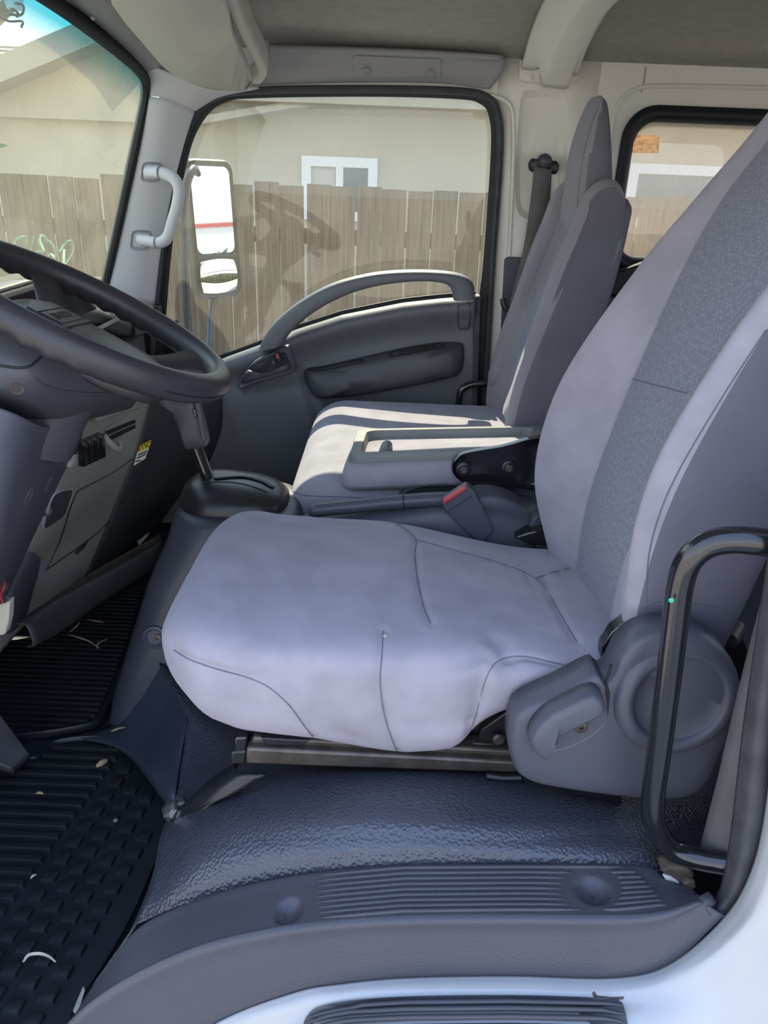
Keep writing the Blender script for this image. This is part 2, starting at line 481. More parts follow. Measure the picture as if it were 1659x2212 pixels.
def glass_mat(name, tint=(0.86, 0.90, 0.86), dust=0.16, dcol=(0.80, 0.76, 0.62), band=None, speck=0.25, f0=0.045):
    m = bpy.data.materials.new(name); m.use_nodes = True
    nt = m.node_tree; N = nt.nodes; L = nt.links; N.clear()
    o = N.new('ShaderNodeOutputMaterial'); tr = N.new('ShaderNodeBsdfTransparent'); gl = N.new('ShaderNodeBsdfGlossy')
    gl.inputs['Roughness'].default_value = 0.0
    tr.inputs['Color'].default_value = (*tint, 1)
    lw = N.new('ShaderNodeLayerWeight'); lw.inputs['Blend'].default_value = 0.5
    pw = N.new('ShaderNodeMath'); pw.operation = 'POWER'; pw.inputs[1].default_value = 5; L.new(lw.outputs['Facing'], pw.inputs[0])
    fr = N.new('ShaderNodeMath'); fr.operation = 'MULTIPLY_ADD'; fr.inputs[1].default_value = 1 - f0; fr.inputs[2].default_value = f0; L.new(pw.outputs[0], fr.inputs[0])
    mx = N.new('ShaderNodeMixShader'); L.new(fr.outputs[0], mx.inputs[0]); L.new(tr.outputs[0], mx.inputs[1]); L.new(gl.outputs[0], mx.inputs[2])
    tc = N.new('ShaderNodeTexCoord')
    # road dust: a thin film, thicker in blotches, with specks and rain runs
    n1 = N.new('ShaderNodeTexNoise'); n1.inputs['Scale'].default_value = 5; n1.inputs['Detail'].default_value = 4; n1.inputs['Roughness'].default_value = 0.65
    L.new(tc.outputs['Object'], n1.inputs['Vector'])
    r1 = N.new('ShaderNodeMapRange'); r1.inputs[1].default_value = 0.3; r1.inputs[2].default_value = 0.75; r1.inputs[3].default_value = dust * 0.75; r1.inputs[4].default_value = dust * 1.35
    L.new(n1.outputs['Fac'], r1.inputs[0])
    n2 = N.new('ShaderNodeTexVoronoi'); n2.inputs['Scale'].default_value = 130; n2.inputs['Randomness'].default_value = 1
    L.new(tc.outputs['Object'], n2.inputs['Vector'])
    r2 = N.new('ShaderNodeMapRange'); r2.inputs[1].default_value = 0.10; r2.inputs[2].default_value = 0.22; r2.inputs[3].default_value = speck; r2.inputs[4].default_value = 0.0
    L.new(n2.outputs['Distance'], r2.inputs[0])
    n3 = N.new('ShaderNodeTexNoise'); n3.inputs['Scale'].default_value = 24; n3.inputs['Detail'].default_value = 2
    L.new(tc.outputs['Object'], n3.inputs['Vector'])
    r3 = N.new('ShaderNodeMapRange'); r3.inputs[1].default_value = 0.58; r3.inputs[2].default_value = 0.68
    L.new(n3.outputs['Fac'], r3.inputs[0])
    m1 = N.new('ShaderNodeMath'); m1.operation = 'MULTIPLY'; L.new(r2.outputs[0], m1.inputs[0]); L.new(r3.outputs[0], m1.inputs[1])
    m2 = N.new('ShaderNodeMath'); m2.operation = 'ADD'; m2.use_clamp = True; L.new(r1.outputs[0], m2.inputs[0]); L.new(m1.outputs[0], m2.inputs[1])
    df = N.new('ShaderNodeBsdfDiffuse'); df.inputs['Color'].default_value = (*dcol, 1)
    tl = N.new('ShaderNodeBsdfTranslucent'); tl.inputs['Color'].default_value = (*dcol, 1)
    md = N.new('ShaderNodeMixShader'); md.inputs[0].default_value = 0.5; L.new(df.outputs[0], md.inputs[1]); L.new(tl.outputs[0], md.inputs[2])
    mf = N.new('ShaderNodeMixShader'); L.new(m2.outputs[0], mf.inputs[0]); L.new(mx.outputs[0], mf.inputs[1]); L.new(md.outputs[0], mf.inputs[2])
    if band:   # factory shade band dyed into the top of the windscreen
        uvn = N.new('ShaderNodeUVMap'); sp = N.new('ShaderNodeSeparateXYZ'); L.new(uvn.outputs[0], sp.inputs[0])
        rp = N.new('ShaderNodeValToRGB'); L.new(sp.outputs['Y'], rp.inputs[0])
        e = rp.color_ramp.elements
        e[0].position = band[0]; e[0].color = (*tint, 1)
        e[1].position = band[1]; e[1].color = (*band[2], 1)
        L.new(rp.outputs[0], tr.inputs['Color'])
    L.new(mf.outputs[0], o.inputs['Surface'])
    MAT[name] = m
    return m


glass_w = glass_mat('windscreen_glass', dust=0.17, dcol=(0.84, 0.83, 0.58), tint=(0.88, 0.92, 0.80), band=(0.85, 0.955, (0.0, 0.33, 0.37)), speck=0.3, f0=0.04)
glass_d = glass_mat('dusty_door_glass', dust=0.045, dcol=(0.80, 0.74, 0.62), speck=0.16, f0=0.035)
glass_r = glass_mat('dusty_rear_glass', tint=(0.8, 0.82, 0.8), dust=0.11, dcol=(0.82, 0.72, 0.58), speck=0.16)


def insert_mat():
    """flat-woven seat insert: small pale hook marks in staggered rows, running with the cloth"""
    m = mat('seat_insert_cloth', (0.22, 0.23, 0.285), 0.9, spec=0.15, sheen=0.15)
    nt = m.node_tree; N = nt.nodes; L = nt.links
    uv = N.new('ShaderNodeUVMap'); sp = N.new('ShaderNodeSeparateXYZ'); L.new(uv.outputs[0], sp.inputs[0])

    def M(op, a, b=None, clamp=False):
        q = N.new('ShaderNodeMath'); q.operation = op; q.use_clamp = clamp
        for i, s in enumerate((a, b)):
            if s is None: continue
            if isinstance(s, (int, float)): q.inputs[i].default_value = s
            else: L.new(s, q.inputs[i])
        return q.outputs[0]
    v = M('MULTIPLY', sp.outputs['Y'], 92.0)
    row = M('FLOOR', v)
    u = M('ADD', M('MULTIPLY', sp.outputs['X'], 105.0), M('MULTIPLY', row, 0.37))
    fu = M('SUBTRACT', M('FRACT', u), 0.5); fv = M('SUBTRACT', M('FRACT', v), 0.5)
    r = M('SQRT', M('ADD', M('MULTIPLY', fu, fu), M('MULTIPLY', M('MULTIPLY', fv, fv), 0.75)))
    ring = M('LESS_THAN', M('ABSOLUTE', M('SUBTRACT', r, 0.31)), 0.075)
    wn = N.new('ShaderNodeTexWhiteNoise'); cb = N.new('ShaderNodeCombineXYZ')
    L.new(M('FLOOR', u), cb.inputs[0]); L.new(row, cb.inputs[1]); wn.noise_dimensions = '3D'; L.new(cb.outputs[0], wn.inputs['Vector'])
    ang = M('ARCTAN2', fv, fu)
    gate = M('GREATER_THAN', M('SINE', M('ADD', ang, M('MULTIPLY', wn.outputs['Value'], 6.28))), -0.25)
    mask = M('MULTIPLY', M('MULTIPLY', ring, gate), 0.75)
    mi = N.new('ShaderNodeMix'); mi.data_type = 'RGBA'
    mi.inputs['A'].default_value = (0.205, 0.215, 0.265, 1); mi.inputs['B'].default_value = (0.30, 0.315, 0.365, 1)
    L.new(mask, mi.inputs['Factor']); L.new(mi.outputs['Result'], N['Principled BSDF'].inputs['Base Color'])
    return m


insert_m = insert_mat()
FAR = 2.20


# ================================================================== THE SETTING
def rrect(x0, x1, z0, z1, r, n=8):
    o = []
    for cx, cz, a0 in ((x1 - r, z1 - r, 0), (x0 + r, z1 - r, 90), (x0 + r, z0 + r, 180), (x1 - r, z0 + r, 270)):
        for i in range(n + 1):
            a = math.radians(a0 + 90 * i / n)
            o.append((cx + r * math.cos(a), cz + r * math.sin(a)))
    return o


def rect_loop(hole, x0, x1, z0, z1):
    cx = (min(p[0] for p in hole) + max(p[0] for p in hole)) / 2
    cz = (min(p[1] for p in hole) + max(p[1] for p in hole)) / 2
    o = []
    for x, z in hole:
        dx, dz = x - cx, z - cz
        t = min(((x1 if dx > 0 else x0) - cx) / dx if abs(dx) > 1e-9 else 1e9, ((z1 if dz > 0 else z0) - cz) / dz if abs(dz) > 1e-9 else 1e9)
        o.append((cx + dx * t, cz + dz * t))
    for c in ((x0, z0), (x0, z1), (x1, z0), (x1, z1)):
        i = min(range(len(o)), key=lambda k: (o[k][0] - c[0]) ** 2 + (o[k][1] - c[1]) ** 2)
        o[i] = c
    return o


def to3(loop, y):
    return [(p[0], y, p[1]) for p in loop]


# ---- yard
m_ = MB(); m_.box((0, 0, GROUND - 0.1), (120, 120, 0.2))
tag(m_.build('floor', asphalt, smooth=False), 'pale concrete yard the truck stands on', kind='structure')

# ---- cab floor and firewall
m_ = MB(); m_.box((0.35, 1.39, -1.085), (2.9, 1.62, 0.06))
tag(m_.build('floor', vinyl_s, smooth=False), 'dark vinyl cab floor', kind='structure')
m_ = MB(); m_.box((-1.02, 1.39, -0.68), (0.06, 1.66, 0.78)); m_.box((-0.91, 1.39, -0.32), (0.2, 1.66, 0.05))
tag(m_.build('wall_front', firewall_m, smooth=False), 'dark firewall behind the dashboard', kind='structure')

# ---- far side wall: pillar panel with a pressed recess, then the panel round the rear window
wr = root('wall_right', (0.6, FAR, -1.05), 'cream painted inner side panel on the far side of the cab', kind='structure')
rec = [tuple(P(a, b, y=FAR)[[0, 2]]) for a, b in ((1128, 205), (1150, 194), (1200, 194), (1224, 215), (1226, 300), (1222, 430), (1214, 462), (1185, 474), (1140, 474), (1118, 455), (1113, 400), (1118, 290))]
rec3 = [q[[0, 2]] for q in cat([(a, FAR, b) for a, b in rec], 5, True)]
cen = np.mean(rec3, 0)
rin = [cen + (q - cen) * np.array([0.74, 0.90]) for q in rec3]
outer = rect_loop(rec3, 0.245, 0.50, -1.05, 0.285)
m_ = MB(); m_.grid([to3(outer, FAR), to3(rec3, FAR), [(p[0], FAR + 0.006, p[1]) for p in rec3 + (cen - rec3) * 0.03], to3(rin, FAR + 0.024)], cv=True, cap1=True)
m_.build('pillar_panel', white, wr, angle=50, solid=0.004, solid_off=1)
hole = rrect(0.585, 1.50, -0.215, 0.175, 0.075)
outer = rect_loop(hole, 0.50, 1.78, -1.05, 0.285)
m_ = MB(); m_.grid([to3(outer, FAR), to3(hole, FAR), to3(hole, FAR + 0.03)], cv=True)
m_.build('window_surround', white, wr, angle=50)
m_ = MB(); m_.box((-0.17, FAR + 0.02, 0.235), (0.84, 0.04, 0.10)); m_.build('door_header', white, wr, bevel=0.006)
m_ = MB(); m_.box((-0.2, FAR + 0.02, -1.0), (1.0, 0.04, 0.16)); m_.build('door_sill', white, wr, bevel=0.006)
m_ = MB(); m_.box((-0.83, FAR + 0.02, -0.76), (0.42, 0.04, 0.70)); m_.build('kick_panel', firewall_m, wr, bevel=0.006)
m_ = MB(); m_.tube(poly([(1395, 145), (1392, 170), (1385, 200)], FAR - 0.001, 4, False), 0.0018, 6); m_.build('panel_joint', fascia, wr)
m_ = MB(); m_.tube(poly([(1060, 205), (1098, 225), (1108, 270), (1106, 400), (1094, 640), (1075, 900)], FAR - 0.002, 8, False), 0.007, 8); m_.build('flange_bead', white, wr)
m_ = MB(); m_.tube(poly([(1318, 330), (1322, 270), (1338, 222), (1375, 192), (1440, 186), (1560, 188), (1760, 192)], FAR - 0.001, 8, False), 0.006, 8); m_.build('flange_bead', white, wr)

# ---- rear side window
w3 = root('window_3', (1.04, FAR, -0.2), 'rear side window in black rubber with dusty glass', kind='structure')
seal_o = rrect(0.575, 1.51, -0.225, 0.185, 0.082); seal_i = rrect(0.607, 1.478, -0.185, 0.148, 0.055)
mid = [((a[0] + b[0]) / 2, (a[1] + b[1]) / 2) for a, b in zip(seal_o, seal_i)]
m_ = MB(); m_.grid([to3(seal_o, FAR + 0.01), to3(seal_o, FAR - 0.010), to3(mid, FAR - 0.018), to3(seal_i, FAR - 0.006), to3(seal_i, FAR + 0.03)], cv=True)
m_.build('rubber_seal', rubber, w3, angle=80)
gi = rrect(0.60, 1.485, -0.192, 0.155, 0.06)
m_ = MB(); m_.prism(to3(gi, FAR + 0.018), (0, 0.004, 0)); m_.build('pane', glass_r, w3, smooth=False)
gb = root('rear_sticker', (0, FAR, 0), 'faded orange square sticker on the rear side window', 'sticker')
m_ = MB(); m_.prism(poly([(1366, 292), (1424, 292), (1423, 331), (1366, 330)], FAR + 0.015), (0, 0.001, 0)); m_.build('sticker_sheet', amber, gb, smooth=False)
st2 = root('maker_label', (0, FAR, 0), 'small white printed label at the lower edge of the rear side window', 'label')
m_ = MB(); m_.prism(poly([(1332, 560), (1364, 560), (1362, 585), (1330, 585)], FAR + 0.014), (0, 0.001, 0)); m_.build('label_sheet', paper, st2, smooth=False)
for i in range(3):
    m_ = MB(); m_.prism(poly([(1335, 564 + 7 * i), (1360 - 5 * i, 564 + 7 * i), (1360 - 5 * i, 567 + 7 * i), (1335, 567 + 7 * i)], FAR + 0.0128), (0, 0.001, 0)); m_.build('print_line', ink, st2, smooth=False)
m_ = MB(); m_.prism(poly([(1300, 640), (1300, 596), (1400, 566), (1700, 556), (1700, 640)], FAR - 0.05), (0, 0.04, 0))
tag(m_.build('rear_trim_rail', rubber, bevel=0.006), 'black trim rail under the rear side window', 'trim')
m_ = MB(); m_.prism(poly([(1200, 1000), (1200, 640), (1800, 640), (1800, 1000)], FAR - 0.04), (0, 0.03, 0))
tag(m_.build('rear_side_card', plastic, bevel=0.006), 'grey panel below the rear side window behind the passenger seat', 'panel')

# ---- near side of the cab (edge of the open doorway), back wall
m_ = MB()
hole = rrect(0.70, 1.50, -0.215, 0.175, 0.07); outer = rect_loop(hole, 0.47, 1.78, -1.05, 0.285)
m_.grid([to3(outer, 0.60), to3(hole, 0.60), to3(hole, 0.56), to3(outer, 0.56)], cu=True, cv=True)
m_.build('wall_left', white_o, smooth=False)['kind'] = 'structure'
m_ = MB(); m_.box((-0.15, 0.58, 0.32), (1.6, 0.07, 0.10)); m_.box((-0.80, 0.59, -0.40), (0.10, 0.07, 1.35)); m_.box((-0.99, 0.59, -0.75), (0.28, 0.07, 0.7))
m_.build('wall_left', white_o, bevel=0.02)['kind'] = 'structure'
hole = rrect(0.85, 1.95, -0.20, 0.15, 0.06); outer = rect_loop(hole, 0.56, 2.24, -1.05, 0.35)
m_ = MB(); m_.grid([[(1.78, p[0], p[1]) for p in outer], [(1.78, p[0], p[1]) for p in hole], [(1.82, p[0], p[1]) for p in hole], [(1.82, p[0], p[1]) for p in outer]], cu=True, cv=True)
m_.build('wall_back', header_m, smooth=False)['kind'] = 'structure'

# ---- ceiling
prof = [(FAR + 0.03, 0.268), (FAR - 0.06, 0.290), (2.02, 0.322), (1.80, 0.345), (1.40, 0.36), (1.0, 0.345), (0.78, 0.322), (0.60, 0.28)]
prof = cat([(0, a, b) for a, b in prof], 6)
xs = [-0.60, -0.5, -0.3, 0.0, 0.3, 0.45, 0.8, 1.3, 1.8]
m_ = MB(); m_.grid([[(x, p[1], p[2] - (0.02 if x < -0.59 else 0)) for p in prof] for x in xs])
tag(m_.build('ceiling', liner, solid=0.03, solid_off=1), 'grey felt headliner', kind='structure')
m_ = MB(); m_.box((0.55, 1.39, 0.45), (2.5, 1.75, 0.03)); m_.box((-0.60, 1.39, 0.38), (0.05, 1.75, 0.12))
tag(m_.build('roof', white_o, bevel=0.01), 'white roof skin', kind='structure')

# ---- roof bow
rb = root('roof_bow', (0.37, 1.4, 0.3), 'cream painted roof crossbeam bolted to the pillar top', 'crossbeam')
def bow(y):   # height of the headliner at y
    return float(np.interp(y, prof[::-1, 1], prof[::-1, 2]))
lft = [(1126, 150, 2.185), (1140, 95, 2.05), (1160, 40, 1.91), (1184, -10, 1.78)]
rgt = [(1246, 165, 2.185), (1268, 105, 2.05), (1300, 45, 1.91), (1336, -10, 1.78)]
Lp = [P(a, b, y=c) for a, b, c in lft]; Rp = [P(a, b, y=c) for a, b, c in rgt]
for yy in (1.6, 1.2, 0.85, 0.62):
    Lp.append(np.array([Lp[3][0] + 0.0, yy, bow(yy) - 0.012])); Rp.append(np.array([Rp[3][0], yy, bow(yy) - 0.012]))
Lp = cat(Lp, 5); Rp = cat(Rp, 5)
rows = []
for a, b in zip(Lp, Rp):
    dn = np.array([0, -0.25, -0.97])
    rows.append([a - dn * 0.01, a, a + (b - a) * 0.30, a + (b - a) * 0.38 + dn * 0.030, a + (b - a) * 0.44 + dn * 0.034, a + (b - a) * 0.80 + dn * 0.034, a + (b - a) * 0.86 + dn * 0.030, a + (b - a) * 0.90, b, b - dn * 0.01])
m_ = MB(); m_.grid(rows); m_.build('beam', white, rb, angle=75, solid=0.003, solid_off=1)
m_ = MB(); m_.prism(poly([(1122, 128), (1252, 138), (1249, 172), (1240, 180), (1132, 178), (1121, 168)], FAR - 0.012), (0, 0.011, 0)); m_.build('end_plate', white, rb, bevel=0.003)
m_ = MB(); m_.dome(poly([(1150, 150), (1228, 158), (1218, 166), (1165, 165)], FAR - 0.012), (0, -1, 0), [(0, 0), (0.06, 0.012), (0.2, 0.02)]); m_.build('end_cap', white, rb, angle=30)
for px, py in ((1146, 168), (1225, 169)):
    m_ = MB(); m_.lathe(P(px, py, y=FAR - 0.012), (0, -1, 0), [(0.0075, 0), (0.0075, 0.003), (0.005, 0.005), (0.004, 0.0055), (0.0035, 0.003)], 14); m_.build('rivet', white, rb)

# ---- grey header trim over the far door
m_ = MB()
rows = PP([[(545, 98, 2.10), (600, 104, 2.10), (770, 110, 2.11), (950, 118, 2.12), (1075, 130, 2.13)],
           [(548, 120, 2.12), (600, 124, 2.12), (770, 128, 2.13), (950, 134, 2.14), (1092, 137, 2.15)],
           [(552, 160, 2.15), (600, 162, 2.15), (770, 160, 2.155), (950, 162, 2.16), (1078, 168, 2.165)],
           [(556, 184, 2.175), (600, 182, 2.175), (770, 178, 2.18), (950, 180, 2.18), (1058, 193, 2.18)]])
V = tens(rows, 8, 12); m_.grid(V)
hb = m_.bvh()
trim = root('trim_1', (0.0, 2.15, 0.2), 'grey moulded trim above the far door', kind='structure')
m_.build('header_moulding', header_m, trim, solid=0.012, solid_off=1)
q = [hit(hb, a, b)[0] for a, b in ((768, 122), (955, 130), (955, 168), (770, 168), (762, 160), (762, 128))]
m_ = MB(); m_.dome(q, (0, -1, 0.3), [(0, -0.004), (0.02, 0.005), (0.06, 0.006)]); m_.build('raised_panel', header_m, trim, angle=60)
for px in (792, 930):
    p0, n0 = hit(hb, px, 152 if px < 800 else 157)
    m_ = MB(); m_.lathe(p0 + n0 * 0.005, n0, [(0.010, 0), (0.009, 0.002), (0.006, 0.0025), (0.0058, 0.0012)], 16); m_.build('clip', header_m, trim)

# ---- windscreen
wsf = [P(226, 622, y=2.15), P(262, 470, y=2.15), P(292, 320, y=2.13), P(314, 218, y=2.11)]
top_far = P(300, 158, y=2.09); top_mid = P(160, -12, y=1.62)
def ws_pt(u, v):
    """u 0 far .. 1 near, v 0 base .. 1 top"""
    y = 2.15 - 1.52 * u
    bow_ = math.sin(math.pi * u)
    x0 = -0.785 - 0.10 * bow_; x1 = -0.605 - 0.035 * bow_
    z0 = -0.315; z1 = 0.192 + 0.085 * math.sin(math.pi * min(max((u) * 1.0, 0), 1))
    return np.array([x0 + (x1 - x0) * v, y - 0.04 * v * (1 - 2 * u), z0 + (z1 - z0) * v])
NU, NV = 48, 24
V = np.array([[ws_pt(i / NU, j / NV) for i in range(NU + 1)] for j in range(NV + 1)])
UV = np.array([[(i / NU, j / NV) for i in range(NU + 1)] for j in range(NV + 1)])
w1 = root('window_1', (-0.78, 1.39, -0.31), 'windscreen with a teal shade band along its top edge', kind='structure')
m_ = MB(); m_.grid(V, uv=UV); wsb = m_.bvh(); m_.build('pane', glass_w, w1)
# black frit and rubber at the windscreen border
bl = [ws_pt(0.012, v) for v in np.linspace(-0.05, 0.86, 12)] + [ws_pt(0.014, 0.93), ws_pt(0.03, 0.975), ws_pt(0.06, 0.99)] + [ws_pt(u, 0.995) for u in np.linspace(0.1, 0.98, 16)]
m_ = MB(); m_.tube(cat(bl, 3), 0.017, 10, flat=(1.0, 0.75)); m_.build('rubber_seal', rubber, w1)

# ---- far A-pillar trim
ap = root('trim_2', (-0.70, 2.15, -0.3), 'pale grey windscreen pillar trim on the far side', kind='structure')
rows = [[P(218, 660, y=2.16), P(232, 655, y=2.12), P(290, 655, y=2.13), P(330, 660, y=2.17), P(345, 660, y=2.21)],
        [P(242, 540, y=2.16), P(256, 540, y=2.12), P(308, 540, y=2.13), P(345, 540, y=2.17), P(360, 540, y=2.21)],
        [P(270, 420, y=2.15), P(283, 420, y=2.11), P(330, 420, y=2.12), P(364, 420, y=2.16), P(380, 420, y=2.21)],
        [P(296, 310, y=2.13), P(307, 310, y=2.10), P(350, 310, y=2.11), P(388, 312, y=2.15), P(402, 316, y=2.20)],
        [P(312, 212, y=2.11), P(322, 208, y=2.085), P(364, 216, y=2.09), P(404, 234, y=2.13), P(425, 245, y=2.19)]]
V = tens(rows, 8, 6); m_ = MB(); m_.grid(V); apb = m_.bvh(); m_.build('pillar_cover', plastic_g, ap, solid=0.006, solid_off=1)
rows = [[P(312, 211, y=2.11), P(322, 207, y=2.085), P(364, 215, y=2.09), P(404, 233, y=2.13), P(425, 244, y=2.19)],
        [P(306, 165, y=2.09), P(325, 172, y=2.07), P(375, 190, y=2.07), P(430, 205, y=2.10), P(470, 212, y=2.17)],
        [P(282, 118, y=2.03), P(320, 140, y=2.03), P(385, 165, y=2.04), P(470, 182, y=2.07), P(560, 192, y=2.14)]]
V = tens(rows, 8, 6); m_ = MB(); m_.grid(V); m_.build('upper_cover', plastic_g, ap, solid=0.006, solid_off=1)
# windscreen header strip running in over the glass
rows = []
for px0, py0, px1, py1, y in ((300, 158, 352, 158, 2.07), (268, 112, 330, 118, 1.96), (222, 62, 292, 72, 1.82), (180, 18, 256, 24, 1.68), (150, -14, 232, -14, 1.58)):
    a = P(px0, py0, y=y); b = P(px1, py1, y=y)
    rows.append([a + np.array([-0.05, 0, 0.02]), a, (a + b) / 2 + np.array([0, 0, -0.004]), b, b + np.array([0.05, 0, 0.03])])
for y in (1.2, 0.9, 0.65):
    a = np.array([-0.60 - 0.02, y, 0.27 + 0.02 * math.sin((y - 0.6) * 2)]); b = a + np.array([0.09, 0, 0.0])
    rows.append([a + np.array([-0.01, 0, 0.012]), a, (a + b) / 2, b, b + np.array([0.05, 0, 0.03])])
V = tens(rows, 6, 4)
tr3 = root('trim_3', (-0.55, 1.4, 0.25), 'grey header strip above the windscreen', kind='structure')
m_ = MB(); m_.grid(V); m_.build('header_strip', header_m, tr3, solid=0.006, solid_off=1)
m_ = MB(); m_.lathe(P(200, 38, y=1.72), (0.4, -0.8, -0.4), [(0.004, 0), (0.004, 0.004), (0.002, 0.006)], 12); m_.build('screw_cap', scrap_m, tr3)

# ================================================================== FAR DOOR
d1 = root('door_1', (0.0, FAR, -0.95), 'grey passenger door across the cab with an arched grab bar', kind='structure')
fo = [(322, 800), (334, 640), (352, 480), (385, 325), (418, 245), (466, 203), (560, 190), (800, 187), (985, 191), (1052, 203), (1080, 238), (1086, 330), (1070, 560), (1056, 800), (1046, 940), (1036, 1120)]
fm = [(334, 800), (346, 650), (364, 490), (396, 330), (428, 252), (474, 213), (560, 201), (800, 198), (985, 203), (1044, 214), (1069, 245), (1074, 330), (1058, 560), (1044, 800), (1034, 940), (1024, 1120)]
fi = [(350, 800), (358, 690), (376, 500), (408, 335), (440, 260), (484, 222), (560, 212), (800, 209), (985, 214), (1036, 224), (1056, 252), (1060, 330), (1044, 560), (1030, 700), (1020, 940), (1008, 1120)]
rows = [[P(a, b, y=y) for a, b in cat(L, 6)] for L, y in ((fo, FAR + 0.01), (fo, FAR - 0.012), (fm, FAR - 0.022), (fm, FAR - 0.004), (fi, FAR - 0.002), (fi, FAR + 0.045))]
m_ = MB(); m_.grid(rows); m_.build('window_frame', rubber, d1, angle=50)
m_ = MB(); m_.tube([P(a, b, y=FAR - 0.016) for a, b in cat([((a[0] + b[0]) / 2, (a[1] + b[1]) / 2) for a, b in zip(fo, fm)], 6)], 0.009, 8); m_.build('rubber_seal', rubber_w, d1)
gl = [(330, 900), (352, 690), (372, 500), (404, 330), (436, 254), (480, 215), (560, 205), (800, 202), (985, 207), (1040, 218), (1062, 248), (1066, 330), (1052, 560), (1040, 720), (1030, 900)]
m_ = MB(); m_.prism(poly(cat(gl, 4), FAR + 0.04), (0, 0.004, 0)); m_.build('pane', glass_d, d1, smooth=False)

# door card: a moulded skin
def belt(px):
    return float(np.interp(px, [300, 480, 560, 640, 740, 870, 950, 1030], [842, 774, 745, 711, 679, 653, 644, 638]))
def arm_t(px): return float(np.interp(px, [640, 760, 930, 1000], [800, 770, 742, 740]))
NX, NY = 110, 90
V = []; 
for i in range(NX + 1):
    px = 300 + (1026 - 300) * i / NX
    col = []
    for j in range(NY + 1):
        t = j / NY
        b0 = belt(px); py = b0 + (1130 - b0) * t ** 1.15
        dpx = py - b0
        h = 0.022 * (1 - math.exp(-dpx / 7.0))                      # rolled top edge
        h += 0.020 * math.exp(-((dpx - 26) / 24) ** 2)                # soft shoulder below the glass
        ridge = 628 + (py - 740) * 0.36                               # step from the front panel to the rear panel
        s = 1 / (1 + math.exp(-(px - ridge) / 7.0))
        lowfront = 1 / (1 + math.exp(-(py - (845 - (px - 520) * 0.16)) / 9.0))
        h += 0.012 * (1 - s)
        h += 0.026 * (1 - s) * lowfront                               # front pocket swells into the cab
        h += 0.018 * math.exp(-((px - ridge - 18) / 14) ** 2) * lowfront
        h -= 0.016 * s * math.exp(-((dpx - 80) / 34) ** 2)
        edge = 1 / (1 + math.exp(-(px - 988) / 5.0)); h += 0.012 * edge
        yy = FAR - 0.015 - h
        if j == 0: yy = FAR + 0.02
        q = P(px, py, y=yy)
        col.append(q)
    V.append(col)
m_ = MB(); m_.grid(V); dcb = m_.bvh(); m_.build('door_card', door_pl, d1, angle=180, solid=0.004, solid_off=1)
sk = [P(px, belt(px) + 12, y=FAR + 0.06) for px in np.linspace(270, 1040, 24)]
m_ = MB(); m_.prism(sk + [np.array([sk[-1][0], FAR + 0.06, -1.04]), np.array([sk[0][0], FAR + 0.06, -1.04])], (0, 0.012, 0)); m_.build('outer_skin', white_o, d1, smooth=False)
m_ = MB(); m_.tube([P(px, belt(px) - 3, y=FAR + 0.022) for px in np.linspace(320, 1028, 40)], 0.008, 8); m_.build('belt_seal', rubber, d1)
# arched grab bar, flat section
ot = [(557, 757), (585, 705), (640, 655), (715, 613), (800, 590), (880, 583), (955, 585), (1002, 594), (1022, 612), (1026, 645)]
it = [(612, 742), (632, 714), (682, 672), (748, 637), (815, 617), (880, 608), (930, 607), (962, 613), (974, 624), (979, 647)]
O = cat(ot, 6); I = cat(it, 6)
rows = []
for a, b in zip(O, I):
    a_, b_ = P(a[0], a[1], y=2.115), P(b[0], b[1], y=2.115); cc = (a_ + b_) / 2; hw = (a_ - b_) / 2
    ring = []
    for k in range(14):
        an = 2 * math.pi * k / 14
        ca, sa = math.cos(an), math.sin(an)
        ring.append(cc + hw * math.copysign(abs(ca) ** 0.6, ca) + np.array([0, 0.032, 0]) * math.copysign(abs(sa) ** 0.6, sa))
    rows.append(ring)
m_ = MB(); m_.grid(rows, cv=True, cap0=True, cap1=True); m_.build('grab_arch', door_pl, d1, angle=60)
# padded elbow rest with a pull slot
ar = [(658, 800), (700, 790), (760, 776), (860, 753), (940, 740), (990, 739), (1001, 748), (1001, 785), (990, 806), (960, 816), (850, 838), (760, 852), (695, 858), (672, 846)]
ap_ = [hit(dcb, a, b)[0] for a, b in cat(ar, 4, True)]
m_ = MB(); m_.dome(ap_, (0, -1, 0), [(0, -0.006), (0.0, 0.008), (0.02, 0.022), (0.07, 0.034), (0.2, 0.042), (0.45, 0.044)]); arb = m_.bvh(); m_.build('elbow_rest', plastic_d, d1, angle=180)
for pts in ([(845, 768), (850, 760), (945, 742), (958, 746), (950, 752), (850, 770)], [(670, 800), (690, 795), (775, 778), (780, 783), (700, 800)]):
    q = [hit(arb, a, b, 0.001)[0] for a, b in cat(pts, 3, True) if hit(arb, a, b)[0] is not None]
    m_ = MB(); m_.tube(q, 0.0016, 6, closed=True); m_.build('pull_slot_line', rubber, d1)
q = path_on(arb, [(862, 764), (900, 757), (945, 748)], 5, 0.001)
m_ = MB(); m_.tube(q, 0.004, 8); m_.build('pull_slot', rubber, d1)
# small blank cover
q = [hit(dcb, a, b)[0] for a, b in cat([(990, 664), (994, 656), (1010, 655), (1015, 662), (1014, 702), (1008, 711), (994, 710), (990, 703)], 3, True)]
m_ = MB(); m_.dome(q, (0, -1, 0), [(0, -0.002), (0.05, 0.003), (0.14, 0.004)]); m_.build('blank_cover', door_pl, d1, angle=50)
m_ = MB(); m_.tube(q, 0.0014, 6, closed=True); m_.build('cover_joint', rubber, d1)
